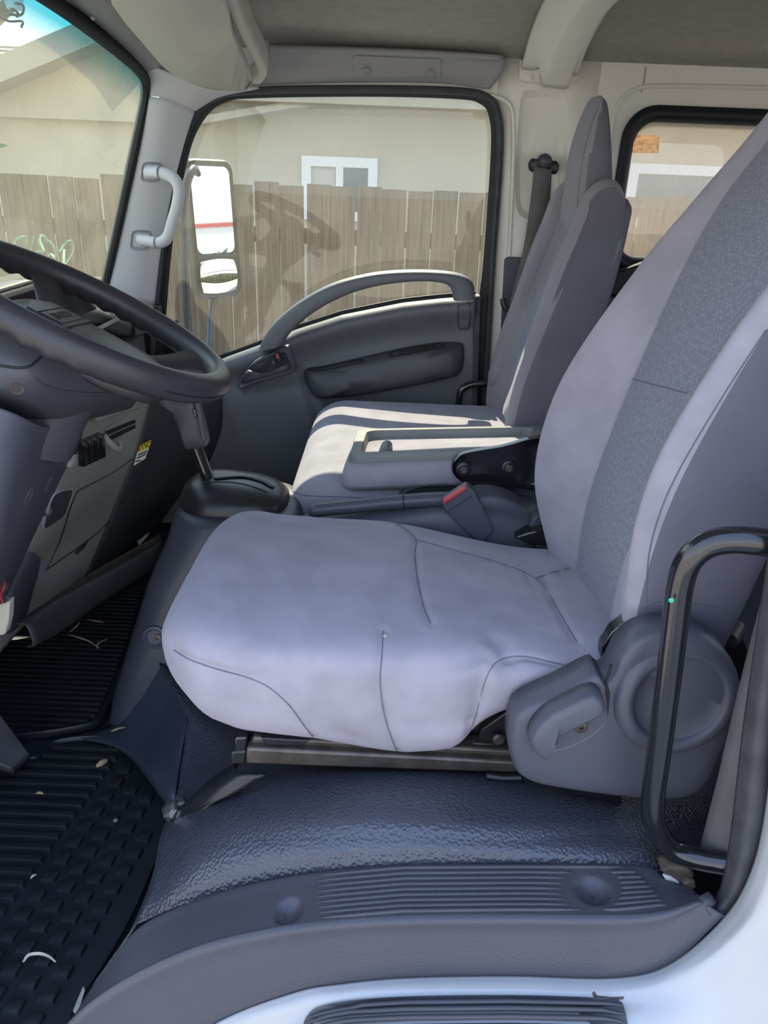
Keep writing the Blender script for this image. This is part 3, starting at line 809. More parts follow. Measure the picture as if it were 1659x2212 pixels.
# handle: bezel, dark cup, lever, lock slide
bz = [(512, 838), (524, 812), (545, 784), (570, 768), (600, 754), (620, 746), (626, 752), (632, 775), (638, 798), (632, 806), (600, 815), (560, 826), (522, 838)]
q = [P(a, b, y=2.118) for a, b in cat(bz, 4, True)]
m_ = MB(); m_.dome(q, (0, -1, 0), [(0, -0.045), (0, 0), (0.05, 0.006), (0.10, 0.002)]); m_.build('handle_bezel', door_pl, d1, angle=60)
cp = [(522, 830), (532, 808), (550, 788), (580, 772), (612, 762), (620, 770), (628, 796), (600, 806), (560, 818)]
q = [P(a, b, y=2.112) for a, b in cat(cp, 4, True)]
m_ = MB(); m_.dome(q, (0, -1, 0), [(0, -0.01), (0.02, 0.003), (0.08, -0.001)]); m_.build('handle_cup', plastic_d, d1, angle=60)
lv = [(524, 826), (534, 800), (560, 806), (590, 800), (610, 788), (624, 786), (626, 797), (600, 806), (560, 817)]
q = [P(a, b, y=2.098) for a, b in cat(lv, 4, True)]
m_ = MB(); m_.dome(q, (0, -1, 0), [(0, -0.006), (0.02, 0.006), (0.15, 0.014), (0.4, 0.015)]); m_.build('release_lever', plastic_d, d1, angle=70)
m_ = MB(); m_.prism(poly([(593, 764), (601, 760), (609, 778), (600, 782)], 2.100), (0, 0.012, 0)); m_.build('lock_slide', black_s, d1, bevel=0.001)
m_ = MB(); m_.prism(poly([(595, 766), (599, 764), (603, 774), (598, 776)], 2.098), (0, 0.004, 0)); m_.build('lock_mark', red, d1, bevel=0.0006)
m_ = MB(); m_.lathe(P(591, 783, y=2.106), (0, -1, 0), [(0.006, 0), (0.006, 0.004), (0.003, 0.004), (0.003, 0.001)], 14); m_.build('screw', steel_d, d1)
# black bar and runner at the rear edge
m_ = MB(); m_.tube(cat(poly([(1056, 829), (1020, 830), (998, 842), (992, 862), (990, 900), (988, 1000)], 2.10, 0), 6), 0.010, 10)
tag(m_.build('grab_bar', gloss_k), 'thin black steel grab bar by the rear edge of the far door', 'grab bar', 'entry grab bars')
m_ = MB(); m_.prism(poly([(1028, 640), (1040, 640), (1022, 1120), (1006, 1120)], 2.15), (0, 0.05, 0)); m_.build('edge_strip', rubber_w, d1, bevel=0.004)
m_ = MB(); m_.prism(poly([(330, 660), (344, 662), (344, 690), (328, 690)], 2.15), (0, 0.03, 0)); m_.build('corner_block', black_s, d1, bevel=0.003)

# ---- pillar grab handle
gh = root('pillar_grab_rail', tuple(P(340, 450, y=2.08)), 'pale grey grab handle screwed to the far windscreen pillar', 'grab handle')
pth = [P(318, 372, y=2.10), P(345, 373, y=2.075), P(372, 383, y=2.06), P(386, 405, y=2.055), P(383, 440, y=2.055), P(372, 480, y=2.055), P(362, 512, y=2.06), P(345, 524, y=2.07), P(320, 521, y=2.09), P(302, 518, y=2.11)]
m_ = MB(); m_.tube(cat(pth, 7), 0.0145, 14, flat=(1, 0.9)); m_.build('grip', plastic_g, gh)
for px, py in ((325, 371), (302, 518)):
    p0, n0 = hit(apb, px, py)
    q = [hit(apb, px + a, py + b)[0] for a, b in cat([(-14, -20), (20, -20), (26, -10), (20, 20), (-18, 20), (-20, 0)], 4, True)]
    m_ = MB(); m_.dome(q, n0, [(0, -0.002), (0.04, 0.003), (0.3, 0.001)]); m_.build('mount_pad', header_m, gh, angle=60)
    M = frame_from(p0, (0.7, 0.5, 0.0), (0.1, 0, 1))
    m_ = MB(); R = M.to_3x3(); m_.box(np.array(p0) + n0 * 0.016 + np.array([0.004, 0, 0]), (0.020, 0.020, 0.014), R); m_.build('screw_cover', plastic_g, gh, bevel=0.003)
for px, py in ((345, 373), (338, 524)):
    m_ = MB(); a = P(px, py, y=2.072); m_.tube([a + np.array([-0.001, 0, 0]), a + np.array([0.001, -0.0005, 0])], 0.0152, 14); m_.build('grip_joint', header_m, gh)

# ---- visor and overhead shelf
vs = root('sun_visor', tuple(P(450, 100, y=1.8)), 'grey padded sun visor folded up above the windscreen', 'sun visor')
ol = [(235, -25, 1.48), (330, 118, 1.94), (362, 150, 2.00), (392, 168, 2.02), (445, 189, 2.02), (500, 194, 2.02), (530, 193, 2.02), (545, 180, 2.01), (540, 162, 1.99), (505, 78, 1.76), (462, -25, 1.48)]
A = [P(a, b, y=c) for a, b, c in ol]
top = [q + np.array([0.0, 0, 0.016]) for q in A]
c0 = np.mean(A, 0)
rows = [np.array(top), np.array(top) + (np.array(top) - c0) * 0.006, np.array(A) + (np.array(A) - c0) * 0.006, np.array(A) - (np.array(A) - c0) * 0.02 + np.array([0, 0, -0.003])]
rows = [cat(r, 4, True) for r in rows]
m_ = MB(); m_.grid(rows, cv=True, cap0=True, cap1=True); m_.build('pad', visor_m, vs, angle=50)
sh = root('overhead_shelf', tuple(P(540, 100, y=1.8)), 'grey overhead storage shelf lip above the passenger side', 'shelf')
rows = []
for py, xa, xb, y in ((178, 538, 566, 2.02), (150, 556, 578, 1.99), (80, 521, 548, 1.80), (20, 494, 524, 1.62), (-25, 474, 508, 1.50)):
    a = P(xa, py, y=y); b = P(xb, py, y=y)
    rows.append([a + np.array([0, 0, 0.03]), a, (a + b) / 2 - np.array([0, 0, 0.004]), b, b + np.array([0.004, 0, 0.035])])
m_ = MB(); m_.grid(tens(rows, 6, 4)); m_.build('lip', visor_m, sh, angle=60, solid=0.006, solid_off=1)
m_ = MB(); m_.prism([P(545, 84, y=2.03), P(578, 84, y=2.06), P(582, 110, y=2.09), P(572, 172, y=2.09), P(556, 168, y=2.05)], (0.0, 0.02, 0.0)); m_.build('end_cap', header_m, sh, bevel=0.004)

# ================================================================== SEATS
def groove(V, paths, width=0.006, depth=0.004):
    """press seam lines into a dense surface grid"""
    n, k, _ = V.shape
    du = np.gradient(V, axis=0); dv = np.gradient(V, axis=1)
    Nn = np.cross(du.reshape(-1, 3), dv.reshape(-1, 3)); Nn /= np.linalg.norm(Nn, axis=1)[:, None] + 1e-12
    W = V.reshape(-1, 3).copy(); acc = np.zeros(len(W))
    c = W.mean(0)
    sgn = np.sign(((W - c) * Nn).sum(1).mean())
    for p in paths:
        p = np.array(p)
        for i in range(0, len(W), 4000):
            d = np.linalg.norm(W[i:i + 4000, None] - p[None], axis=2).min(1)
            acc[i:i + 4000] = np.maximum(acc[i:i + 4000], depth * np.exp(-(d / width) ** 2))
    return (W - sgn * Nn * acc[:, None]).reshape(n, k, 3)


def dense(b, pix, n=40):
    q = cat(pix, n); o = []
    for a in q:
        p, _ = hit(b, a[0], a[1])
        if p is not None: o.append(p)
    return o


# ---------------------------------------------------------------- driver seat
ds = root('cab_chair', (0.05, 1.0, -0.72), 'lilac-grey velour driver seat in the foreground', 'seat')
zb_pts = [P(a, b, y=0.795) for a, b in ((395, 1530), (440, 1562), (520, 1597), (600, 1606), (690, 1612), (780, 1625), (868, 1637), (950, 1634), (990, 1626), (1030, 1572), (1060, 1552), (1105, 1532), (1240, 1460), (1330, 1440))]
zt_pts = [P(a, b, y=0.835) for a, b in ((400, 1302), (500, 1328), (640, 1346), (830, 1356), (1000, 1368), (1250, 1384), (1400, 1392))]
zbx = [q[0] for q in zb_pts]; zbz = [q[2] for q in zb_pts]
ztx = [q[0] for q in zt_pts]; ztz = [q[2] for q in zt_pts]
X0 = -0.292; RN = 0.085
NS, NR = 130, 150
V = []
stations = [X0 + RN * (1 - math.cos(math.pi / 2 * i / 22)) for i in range(22)] + list(np.linspace(X0 + RN, 0.36, NS - 22))
def ssm(t): t = min(max(t, 0), 1); return t * t * (3 - 2 * t)
for x in stations:
    n = math.sqrt(max(0, 1 - (1 - min((x - X0) / RN, 1)) ** 2))
    zt = float(np.interp(x, ztx, ztz)); zb = float(np.interp(x, zbx, zbz))
    # smooth the hem outline a little
    zb = np.mean([np.interp(x + d, zbx, zbz) for d in (-0.008, 0, 0.008)]) - 0.012 * math.exp(-((x - 0.03) / 0.13) ** 2)
    bulge = 0.018 * math.exp(-((x + 0.05) / 0.2) ** 2)
    yn = 0.772 + 0.11 * (1 - n) ** 1.0 + 0.01 * ssm((x - 0.1) / 0.25)
    yf = 1.245 - 0.13 * (1 - n) ** 1.0
    zm = -0.575
    row = []
    for j in range(NR):
        a = 2 * math.pi * j / NR
        ca, sa = math.cos(a), math.sin(a)
        e = 0.42 if sa > 0 else 0.22
        wy = math.copysign(abs(ca) ** e, ca); wz = math.copysign(abs(sa) ** (0.55 if sa > 0 else 0.28), sa)
        y = (yn + yf) / 2 + (yf - yn) / 2 * wy
        tilt = -0.05 * (y - 0.84) - 0.10 * max(0, y - 1.08)
        top_z = zt + 0.004 + tilt + bulge * math.exp(-((y - 1.02) / 0.2) ** 2) * 0.6
        dip = -0.010 * ssm((x - 0.02) / 0.12) * math.exp(-((y - 1.0) / 0.14) ** 4)
        top_z += dip - 0.022 * ssm((x + 0.0) / 0.28) * ssm((y - 0.93) / 0.26)
        bot_z = zb if y < 0.95 else zb + (-0.66 - zb) * ssm((y - 0.95) / 0.1)
        zc = zm - 0.062 * ssm((y - 0.95) / 0.22) * ssm((x + 0.03) / 0.30)
        if wz > 0: z = zc + (top_z - zc) * wz * n
        else: z = zc + (zc - min(bot_z, zc - 0.02)) * wz * n
        # the loose cloth hangs slightly inward below
        if wz < 0 and wy < 0: y += 0.018 * (-wz) ** 2
        row.append((x, y, z))
    V.append(row)
V = np.array(V)
m_ = MB(); m_.grid(V, cv=True, cap0=True, cap1=True); cb = m_.bvh()
seams = [[(829, 1362), (824, 1420), (821, 1480), (832, 1550), (852, 1610), (868, 1634)],
         [(375, 1404), (410, 1425), (470, 1446), (530, 1462), (580, 1484), (625, 1524), (655, 1565), (690, 1608)],
         [(990, 1624), (1010, 1590), (1028, 1545), (1042, 1490), (1060, 1445), (1085, 1424), (1130, 1418), (1190, 1430), (1262, 1447)],
         [(832, 1112), (870, 1138), (898, 1165), (896, 1200), (902, 1250), (915, 1310), (930, 1346)],
         [(900, 1166), (980, 1188), (1080, 1216), (1140, 1240), (1172, 1262)],
         [(1172, 1262), (1190, 1290), (1215, 1335), (1246, 1386)],
         [(1156, 1250), (1190, 1238), (1234, 1226)]]
sp = [dense(cb, s) for s in seams]
wrk = [dense(cb, s) for s in ([(1040, 1420), (1030, 1480), (1000, 1530)], [(880, 1520), (960, 1535), (1020, 1528)], [(860, 1562), (940, 1570), (1015, 1562)], [(1075, 1385), (1100, 1425), (1090, 1445)], [(900, 1450), (980, 1440), (1045, 1420)], [(690, 1540), (720, 1580), (770, 1600)], [(700, 1480), (760, 1500), (815, 1500)])]
V = groove(V, sp[:3] + sp[3:], 0.0055, 0.0045)
V = groove(V, wrk, 0.014, 0.005)
m_ = MB(); m_.grid(V, cv=True, cap0=True, cap1=True); cb = m_.bvh()
cush = m_.build('seat_cushion', fabric, ds, angle=180)
for s in seams:
    q = path_on(cb, s, 10, 0.0002)
    m_ = MB(); m_.tube(q, 0.0008, 6); m_.build('seam', thread, cush)
# small tear with stuffing
p0, n0 = hit(cb, 832, 1374, 0.001)
m_ = MB(); m_.lathe(p0, n0, [(0.003, -0.002), (0.0028, 0.0005), (0.002, 0.0015), (0.0005, 0.002)], 7); m_.build('torn_tuft', scrap_m, cush)


def backrest(name_prefix, parent, yc, H, insert_path, crest_off, thick, width_scale, fab, insw, top_round=0.05, crest_near=None):
    ins_w = 0.5
    """loft up the back: bolsters, insert between them, side panels wrapping round"""
    IP = cat([(a, 0, b) for a, b in insert_path], 14)[:, [0, 2]]
    n = len(IP)
    def smooth1(v):
        q = cat([(a, 0, 0) for a in v], 24)[:, 0]
        return np.interp(np.linspace(0, 1, n), np.linspace(0, 1, len(q)), q)
    CO = smooth1(crest_off)
    CN = CO if crest_near is None else smooth1(crest_near)
    WS = smooth1(width_scale)
    TH = smooth1(thick)
    half = [(0, 0.05), (0.3, 0.03), (0.5, -0.02), (0.55, 0.06), (0.65, 0.34), (0.77, 0.72), (0.87, 0.97), (0.92, 1.0), (0.97, 0.72), (0.995, 0.25), (1.0, -0.2), (1.0, -0.6), (0.97, -0.93), (0.86, -1.0)]
    base = [(-w_, d_) for w_, d_ in reversed(half[1:])] + half
    sec = cat(base, 4)
    ia = 11 * 4; ib = 15 * 4
    IW = smooth1(insw)
    rows = []; s_len = [0]
    for k in range(n):
        a = IP[max(k - 1, 0)]; b = IP[min(k + 1, n - 1)]
        t = (b - a) / np.linalg.norm(b - a); nr = np.array([-t[1], t[0]])
        if nr[0] > 0: nr = -nr
        row = []
        for w_, d_ in sec:
            off = d_ * (CO[k] if w_ > 0 else CN[k]) if d_ > 0 else d_ * TH[k]
            iw = IW[k]; aw = float(np.interp(abs(w_), [0, 0.5, 0.55, 0.87, 1.0], [0, iw, iw + 0.05, max(0.87, iw + 0.15), 1.0])); w2 = math.copysign(aw, w_)
            row.append((IP[k][0] + nr[0] * off, yc + w2 * H * WS[k], IP[k][1] + nr[1] * off))
        rows.append(row)
        if k: s_len.append(s_len[-1] + np.linalg.norm(IP[k] - IP[k - 1]))
    V = np.array(rows)
    # close the top and the bottom by rolling the outline over the back
    def cap(row, sgn, t):
        outr = []
        c = row.mean(0)
        for f, l in ((0.0, 0), (0.04, 0.35), (0.15, 0.75), (0.4, 0.95), (0.8, 1.0)):
            outr.append(row + (c - row) * f + np.array([t[0], 0, t[1]]) * sgn * top_round * l)
        return outr
    t1 = IP[-1] - IP[-2]; t1 /= np.linalg.norm(t1)
    t0 = IP[1] - IP[0]; t0 /= np.linalg.norm(t0)
    capT = cap(V[-1], 1, t1)[1:]; capB = cap(V[0], -0.25, t0)[1:]
    A = np.array(list(reversed(capB)) + list(V) + capT)
    nb = len(capB)
    uvs = np.array([[(sec[j][0] * H, s_len[k]) for j in range(len(sec))] for k in range(n)])
    m1 = MB()
    full = MB(); full.grid(A)
    # shell: everything but the insert columns of the main body
    js = 4 * 4 + 2
    m1.grid(A[:, js:ia + 1]); m1.grid(A[:, ib:A.shape[1] - js]); m1.grid(A[:nb + 1, ia:ib + 1]); m1.grid(A[nb + n - 1:, ia:ib + 1])
    # back closure
    m1.grid(np.stack([A[:, -1], (A[:, -1] + A[:, 0]) / 2, A[:, 0]], 1))
    m1.grid([A[-1, :len(sec) // 2 + 1], A[-1, ::-1][:len(sec) // 2 + 1]])
    o1 = m1.build('backrest', fab, parent, angle=180)
    for cols in (A[:, :js + 1], A[:, A.shape[1] - js - 1:]):
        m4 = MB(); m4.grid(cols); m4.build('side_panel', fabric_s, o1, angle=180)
    m2 = MB(); m2.grid(V[:, ia:ib + 1], uv=uvs[:, ia:ib + 1])
    o2 = m2.build('backrest_insert', insert_m, o1, angle=180)
    for j in (ia, ib):
        m3 = MB(); m3.tube(V[:, j] + np.array([0.001, 0, 0]), 0.001, 6); m3.build('seam', thread, o1)
    return o1, o2, full.bvh(), V


ins = [np.array(q) for q in ((.314, -.625), (.315, -.56), (.318, -.46), (.336, -.36), (.360, -.265), (.403, -.125), (.447, -.02), (.490, .055), (.530, .13))]
bk, bi, bbv, BV = backrest('driver', ds, 1.003, 0.222, ins, [0.01, 0.035, 0.065, 0.075, 0.066, 0.036, 0.014, 0.010, 0.010], [0.10, 0.11, 0.12, 0.12, 0.12, 0.11, 0.11, 0.10, 0.09], [0.93, 0.97, 1.0, 1.0, 1.0, 0.98, 0.95, 0.88, 0.78], fabric, [.46, .46, .47, .49, .52, .60, .68, .72, .72], crest_near=[0.0, 0.006, 0.022, 0.044, 0.050, 0.034, 0.014, 0.010, 0.010])
for s in ([(1395, 1312), (1397, 1250), (1405, 1180), (1432, 1090), (1475, 1000), (1540, 890), (1600, 795), (1655, 712)], [(1395, 1308), (1430, 1296), (1500, 1300), (1560, 1312), (1610, 1335)]):
    q = path_on(bbv, s, 8, 0.0003)
    if len(q) > 3:
        m_ = MB(); m_.tube(q, 0.0008, 6); m_.build('seam', thread, bk)
q = path_on(bbv, [(1366, 818), (1400, 828), (1440, 838), (1485, 850)], 8, 0.0003)
m_ = MB(); m_.tube(q, 0.0008, 6); m_.build('seam', thread, bk)


def headrest(parent, yc, pts, hw, fab):
    """pts: rows of (x_front, z_front, x_back, z_back, width scale) from bottom to top"""
    rows = []
    pts = cat(pts, 8)
    for xf, zf, xb, zb, ws in pts:
        ring = []
        for k in range(40):
            a = 2 * math.pi * k / 40
            ca, sa = math.cos(a), math.sin(a)
            u = math.copysign(abs(ca) ** 0.55, ca); v = math.copysign(abs(sa) ** 0.7, sa)
            t = (1 - v) / 2                              # 0 front .. 1 back
            ring.append((xf + (xb - xf) * t, yc + hw * ws * u, zf + (zb - zf) * t))
        rows.append(ring)
    R = np.array(rows)
    m_ = MB(); m_.grid(R, cv=True, cap0=True, cap1=True)
    a_, b_ = m_.split(lambda c, n: abs(n[1]) > 0.55 or c[0] > np.interp(c[2], pts[:, 1], pts[:, 0] * 0.3 + pts[:, 2] * 0.7))
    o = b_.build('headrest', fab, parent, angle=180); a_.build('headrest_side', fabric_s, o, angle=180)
    return o, m_.bvh()


tq = ins[-1]
hr, _ = headrest(ds, 1.005, [(tq[0] - 0.03, tq[1] + 0.02, tq[0] + 0.06, tq[1] - 0.01, 0.7), (tq[0] - 0.05, tq[1] + 0.05, tq[0] + 0.08, tq[1] + 0.03, 1), (tq[0] - 0.01, tq[1] + 0.14, tq[0] + 0.10, tq[1] + 0.12, 0.95), (tq[0] + 0.03, tq[1] + 0.20, tq[0] + 0.10, tq[1] + 0.19, 0.7)], 0.12, fabric)

# ---- seat hardware
def slab(pix, y, thick, m, name, parent, bevel=0.003, n=0, steps=None, angle=40, seg=2):
    q = poly(cat(pix, n, True) if n else pix, y)
    mm = MB()
    if steps: mm.dome(q, (0, -1, 0), steps)
    else: mm.prism(q, (0, thick, 0))
    return mm.build(name, m, parent, bevel=0 if steps else bevel, angle=angle, seg=seg)


# slide rails, bracket, bolt
slab([(532, 1616), (1120, 1646), (1120, 1672), (530, 1651)], 0.80, 0.045, steel_d, 'slide_rail', ds, 0.004)
slab([(545, 1592), (1120, 1622), (1120, 1648), (536, 1624)], 0.812, 0.03, steel_d, 'upper_rail', ds, 0.004)
slab([(562, 1594), (668, 1600), (655, 1612), (575, 1611)], 0.806, 0.01, black_s, 'rail_slot', ds, 0.002)
slab([(506, 1594), (533, 1592), (532, 1624), (505, 1625)], 0.805, 0.03, gloss_k, 'rail_end_stop', ds, 0.003)
slab([(498, 1625), (532, 1622), (530, 1652), (498, 1652)], 0.803, 0.035, black_s, 'rail_end_cap', ds, 0.003)
V_ = PP([[(512, 1645, .86), (505, 1656, .82), (520, 1672, .795), (574, 1674, .79)],
         [(468, 1672, .86), (458, 1684, .82), (470, 1704, .795), (504, 1716, .785)],
         [(424, 1712, .86), (412, 1724, .82), (424, 1746, .80), (452, 1738, .79)],
         [(384, 1742, .87), (362, 1775, .84), (366, 1798, .815), (388, 1776, .80)]])
m_ = MB(); m_.grid(tens(V_, 5, 4)); m_.build('front_bracket', black_s, ds, solid=0.006, solid_off=1)
bp = P(382, 1752, y=0.845); bn = Vector((-0.45, -0.55, 0.7)).normalized()
m_ = MB(); m_.lathe(bp, bn, [(0.019, 0), (0.019, 0.003), (0.014, 0.003)], 20); bw = m_.build('bracket_washer', zinc, ds, angle=30)
m_ = MB(); m_.lathe(np.array(bp) + np.array(bn) * 0.003, bn, [(0.0145, 0), (0.0145, 0.014), (0.0125, 0.0165), (0.006, 0.017)], 6); m_.build('bracket_bolt', zinc, ds, smooth=False)
slab([(1040, 1575), (1105, 1530), (1112, 1600), (1100, 1612), (1030, 1600)], 0.83, 0.02, black_s, 'hinge_plate', ds, 0.003)
slab([(1020, 1606), (1115, 1614), (1115, 1640), (1015, 1634)], 0.82, 0.02, steel_d, 'mount_plate', ds, 0.003)
m_ = MB(); m_.lathe(P(1077, 1595, y=0.822), (0, -1, 0), [(0.009, 0), (0.009, 0.003), (0.006, 0.006)], 14); m_.build('rivet', steel_d, ds)
V_ = [P(1050, 1676, y=.79), P(1085, 1681, y=.79), P(1125, 1680, y=.79)]
m_ = MB(); m_.tube(V_, 0.005, 8); m_.build('rear_hook', black_s, ds)
# recliner arm and spring showing in the gap above the cover
slab([(1298, 1448), (1300, 1400), (1322, 1365), (1360, 1335), (1400, 1318), (1406, 1326), (1368, 1346), (1332, 1378), (1312, 1410), (1310, 1448)], 0.80, 0.02, gloss_k, 'recliner_arm', ds, 0.002)
slab([(1308, 1440), (1312, 1405), (1325, 1390), (1332, 1394), (1322, 1420), (1318, 1445)], 0.795, 0.008, rustpink, 'latch', ds, 0.002)
m_ = MB(); m_.tube([P(1330, 1400, y=.80), P(1370, 1360, y=.80), P(1412, 1318, y=.81)], 0.011, 10); m_.build('support_tube', steel_d, ds)
m_ = MB(); m_.tube([P(1572, 1382, y=.80), P(1588, 1352, y=.82)], 0.013, 10); m_.build('support_tube', steel_d, ds)
slab([(1330, 1420), (1370, 1340), (1440, 1318), (1530, 1325), (1600, 1370), (1625, 1440), (1600, 1520), (1400, 1500)], 0.84, 0.05, black_s, 'recliner_plate', ds, 0.004, 3)
# moulded cover
cv = [(1107, 1645), (1097, 1602), (1103, 1556), (1122, 1524), (1200, 1486), (1276, 1447), (1292, 1452), (1304, 1458), (1322, 1438), (1340, 1400), (1375, 1368), (1432, 1353), (1500, 1360), (1556, 1393), (1590, 1445), (1598, 1505), (1585, 1565), (1555, 1620), (1528, 1680), (1488, 1712), (1420, 1718), (1330, 1710), (1240, 1698), (1160, 1684), (1122, 1668)]
C0 = poly(cat(cv, 4, True), 0.735)
rc = root('dummy', (0, 0, 0)) if False else None
m_ = MB(); m_.dome(C0, (0, -1, 0), [(0, -0.03), (0, 0.0), (0.012, 0.006), (0.035, 0.011), (0.08, 0.014), (0.2, 0.015)]); rcb = m_.bvh()
cover = m_.build('recliner_cover', plastic, ds, angle=180)
cc_ = P(1462, 1508, y=0.722)
m_ = MB(); m_.lathe(cc_, (0.05, -1, 0.12), [(0.074, -0.012), (0.073, 0.002), (0.068, 0.008), (0.060, 0.0105), (0.054, 0.009), (0.0525, 0.005), (0.0515, 0.0038), (0.03, 0.0042), (0.001, 0.0044)], 56); m_.build('round_boss', plastic, cover, angle=180)
# lever with its recess
lvp = [(1140, 1588), (1150, 1560), (1178, 1530), (1240, 1500), (1275, 1482), (1296, 1488), (1308, 1510), (1316, 1535), (1312, 1560), (1280, 1590), (1230, 1615), (1180, 1628), (1155, 1622)]
q = poly(cat(lvp, 4, True), 0.722)
m_ = MB(); m_.dome(q, (0, -1, 0), [(0, -0.004), (0.03, 0.0), (0.07, 0.003), (0.16, 0.001), (0.5, 0.001)]); m_.build('lever_base', plastic, cover, angle=70)
gl_ = [(1168, 1624), (1150, 1608), (1140, 1586), (1152, 1556), (1182, 1526), (1222, 1504), (1262, 1486), (1284, 1484), (1298, 1496), (1303, 1514), (1292, 1524), (1240, 1550), (1200, 1570), (1182, 1590), (1178, 1616)]
q = poly(cat(gl_, 4, True), 0.712)
m_ = MB(); m_.dome(q, (0, -1, 0), [(0.0, -0.008), (0.0, 0.006), (0.02, 0.012), (0.06, 0.0165), (0.14, 0.019), (0.5, 0.020)]); m_.build('release_lever', plastic, cover, angle=180)
m_ = MB(); m_.lathe(P(1254, 1568, y=.716), (0, -1, 0.1), [(0.008, 0), (0.008, 0.003), (0.0065, 0.004), (0.003, 0.004), (0.0028, 0.0015), (0.0005, 0.0015)], 16); m_.build('screw', steel_d, cover, angle=40)
slab([(1318, 1436), (1324, 1438), (1312, 1475), (1318, 1500), (1314, 1545), (1309, 1500), (1307, 1478)], 0.7185, 0.003, rubber, 'cover_gap', cover, 0.0006)
# floor bracket under the cover
slab([(1228, 1700), (1330, 1712), (1345, 1745), (1330, 1757), (1305, 1750), (1285, 1728), (1240, 1722)], 0.77, 0.05, black_s, 'rear_bracket', ds, 0.005, 2)
slab([(1240, 1735), (1300, 1745), (1305, 1757), (1245, 1770)], 0.775, 0.02, rust, 'rear_foot', ds, 0.003)
# frame under the cushion (mostly hidden)
m_ = MB(); m_.box((0.02, 1.02, -0.685), (0.44, 0.36, 0.05)); m_.build('seat_pan', black_s, ds, bevel=0.01)
m_ = MB(); m_.box((0.02, 1.20, -0.725), (0.50, 0.04, 0.04)); m_.build('slide_rail', steel_d, ds, bevel=0.004)

# ---------------------------------------------------------------- passenger seat
ps = root('cab_chair', (0.1, 1.87, -0.8), 'grey velour two-person passenger seat with a tall headrest beside the far pillar', 'seat')
insp = [np.array(q) for q in ((.300, -.60), (.304, -.52), (.318, -.42), (.350, -.30), (.380, -.20), (.402, -.12), (.420, -.04))]
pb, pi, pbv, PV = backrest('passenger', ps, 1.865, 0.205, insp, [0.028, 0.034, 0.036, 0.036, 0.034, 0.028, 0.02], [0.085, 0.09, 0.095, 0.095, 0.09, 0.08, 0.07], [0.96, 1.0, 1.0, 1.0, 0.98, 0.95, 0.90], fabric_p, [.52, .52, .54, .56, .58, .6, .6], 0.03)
def px_h(a, b, c, d, ws):
    f_ = P(a, b, y=1.765); k_ = P(c, d, y=1.765)
    return (f_[0], f_[2], k_[0], k_[2], ws)
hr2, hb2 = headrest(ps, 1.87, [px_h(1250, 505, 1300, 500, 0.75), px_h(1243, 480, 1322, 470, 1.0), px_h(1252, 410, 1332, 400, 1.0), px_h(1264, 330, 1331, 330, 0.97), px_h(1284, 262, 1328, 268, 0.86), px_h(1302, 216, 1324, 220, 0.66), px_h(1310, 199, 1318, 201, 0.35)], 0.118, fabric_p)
q = path_on(hb2, [(1293, 232), (1278, 270), (1262, 330), (1251, 400), (1246, 470)], 6, 0.0004)
if len(q) > 3:
    m_ = MB(); m_.tube(q, 0.0008, 6); m_.build('seam', thread, hr2)
# near side bolster running up to the shoulder beside the headrest
shp = [(1096, 912), (1112, 830), (1160, 690), (1202, 575), (1238, 490), (1258, 440), (1282, 404), (1316, 387), (1338, 398), (1348, 430), (1345, 500), (1328, 565), (1300, 650), (1262, 780), (1224, 912)]
q = poly(cat(shp, 5, True), 1.70)
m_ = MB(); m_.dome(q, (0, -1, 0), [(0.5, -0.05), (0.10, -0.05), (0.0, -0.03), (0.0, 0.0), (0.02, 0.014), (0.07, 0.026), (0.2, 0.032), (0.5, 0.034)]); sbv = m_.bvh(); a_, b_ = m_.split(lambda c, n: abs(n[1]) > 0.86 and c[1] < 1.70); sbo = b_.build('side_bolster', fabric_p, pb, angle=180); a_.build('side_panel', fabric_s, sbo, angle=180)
q = path_on(sbv, [(1118, 900), (1136, 830), (1182, 700), (1224, 590), (1256, 505), (1276, 448), (1304, 412)], 8, 0.0004)
m_ = MB(); m_.tube(q, 0.0009, 6); m_.build('seam', thread, sbo)
shf = [(x - 45, y + 20) for x, y in shp]
q = [np.array([p_[0], 2.055, p_[2]]) for p_ in poly(cat(shp, 5, True), 1.70)]
m_ = MB(); m_.dome(q, (0, 1, 0), [(0.5, -0.05), (0.10, -0.05), (0.0, -0.03), (0.0, 0.0), (0.02, 0.010), (0.07, 0.016), (0.5, 0.018)]); m_.build('side_bolster', fabric_p, pb, angle=180)
# cushion of the passenger and centre seats
def pad(name, parent, x0, x1, y0, y1, z0, z1, r, fab, nose=0.08, e=0.3, crown=0.012):
    rows = []
    for i in range(60):
        t = i / 59; x = x0 + (x1 - x0) * t
        n = math.sqrt(max(0, 1 - (1 - min((x - x0) / nose, 1)) ** 2))
        n2 = math.sqrt(max(0, 1 - (1 - min((x1 - x) / 0.03, 1)) ** 2))
        n = n * n2
        row = []
        zc = (z0 + z1) / 2
        for j in range(72):
            a = 2 * math.pi * j / 72; ca, sa = math.cos(a), math.sin(a)
            wy = math.copysign(abs(ca) ** e, ca); wz = math.copysign(abs(sa) ** 0.45, sa)
            y = (y0 + y1) / 2 + (y1 - y0) / 2 * wy * (1 - 0.18 * (1 - n))
            z = zc + (z1 - z0) / 2 * wz * n + (crown * math.cos((y - (y0 + y1) / 2) / (y1 - y0) * math.pi) * n if wz > 0 else 0)
            row.append((x, y, z))
        rows.append(row)
    mm = MB(); mm.grid(rows, cv=True, cap0=True, cap1=True)
    return mm.build(name, fab, parent, angle=180), mm.bvh()
pc, ccb = pad('seat_cushion', ps, -0.205, 0.34, 1.395, 2.08, -0.71, -0.574, 0.05, fabric, 0.10, 0.16, 0.010)
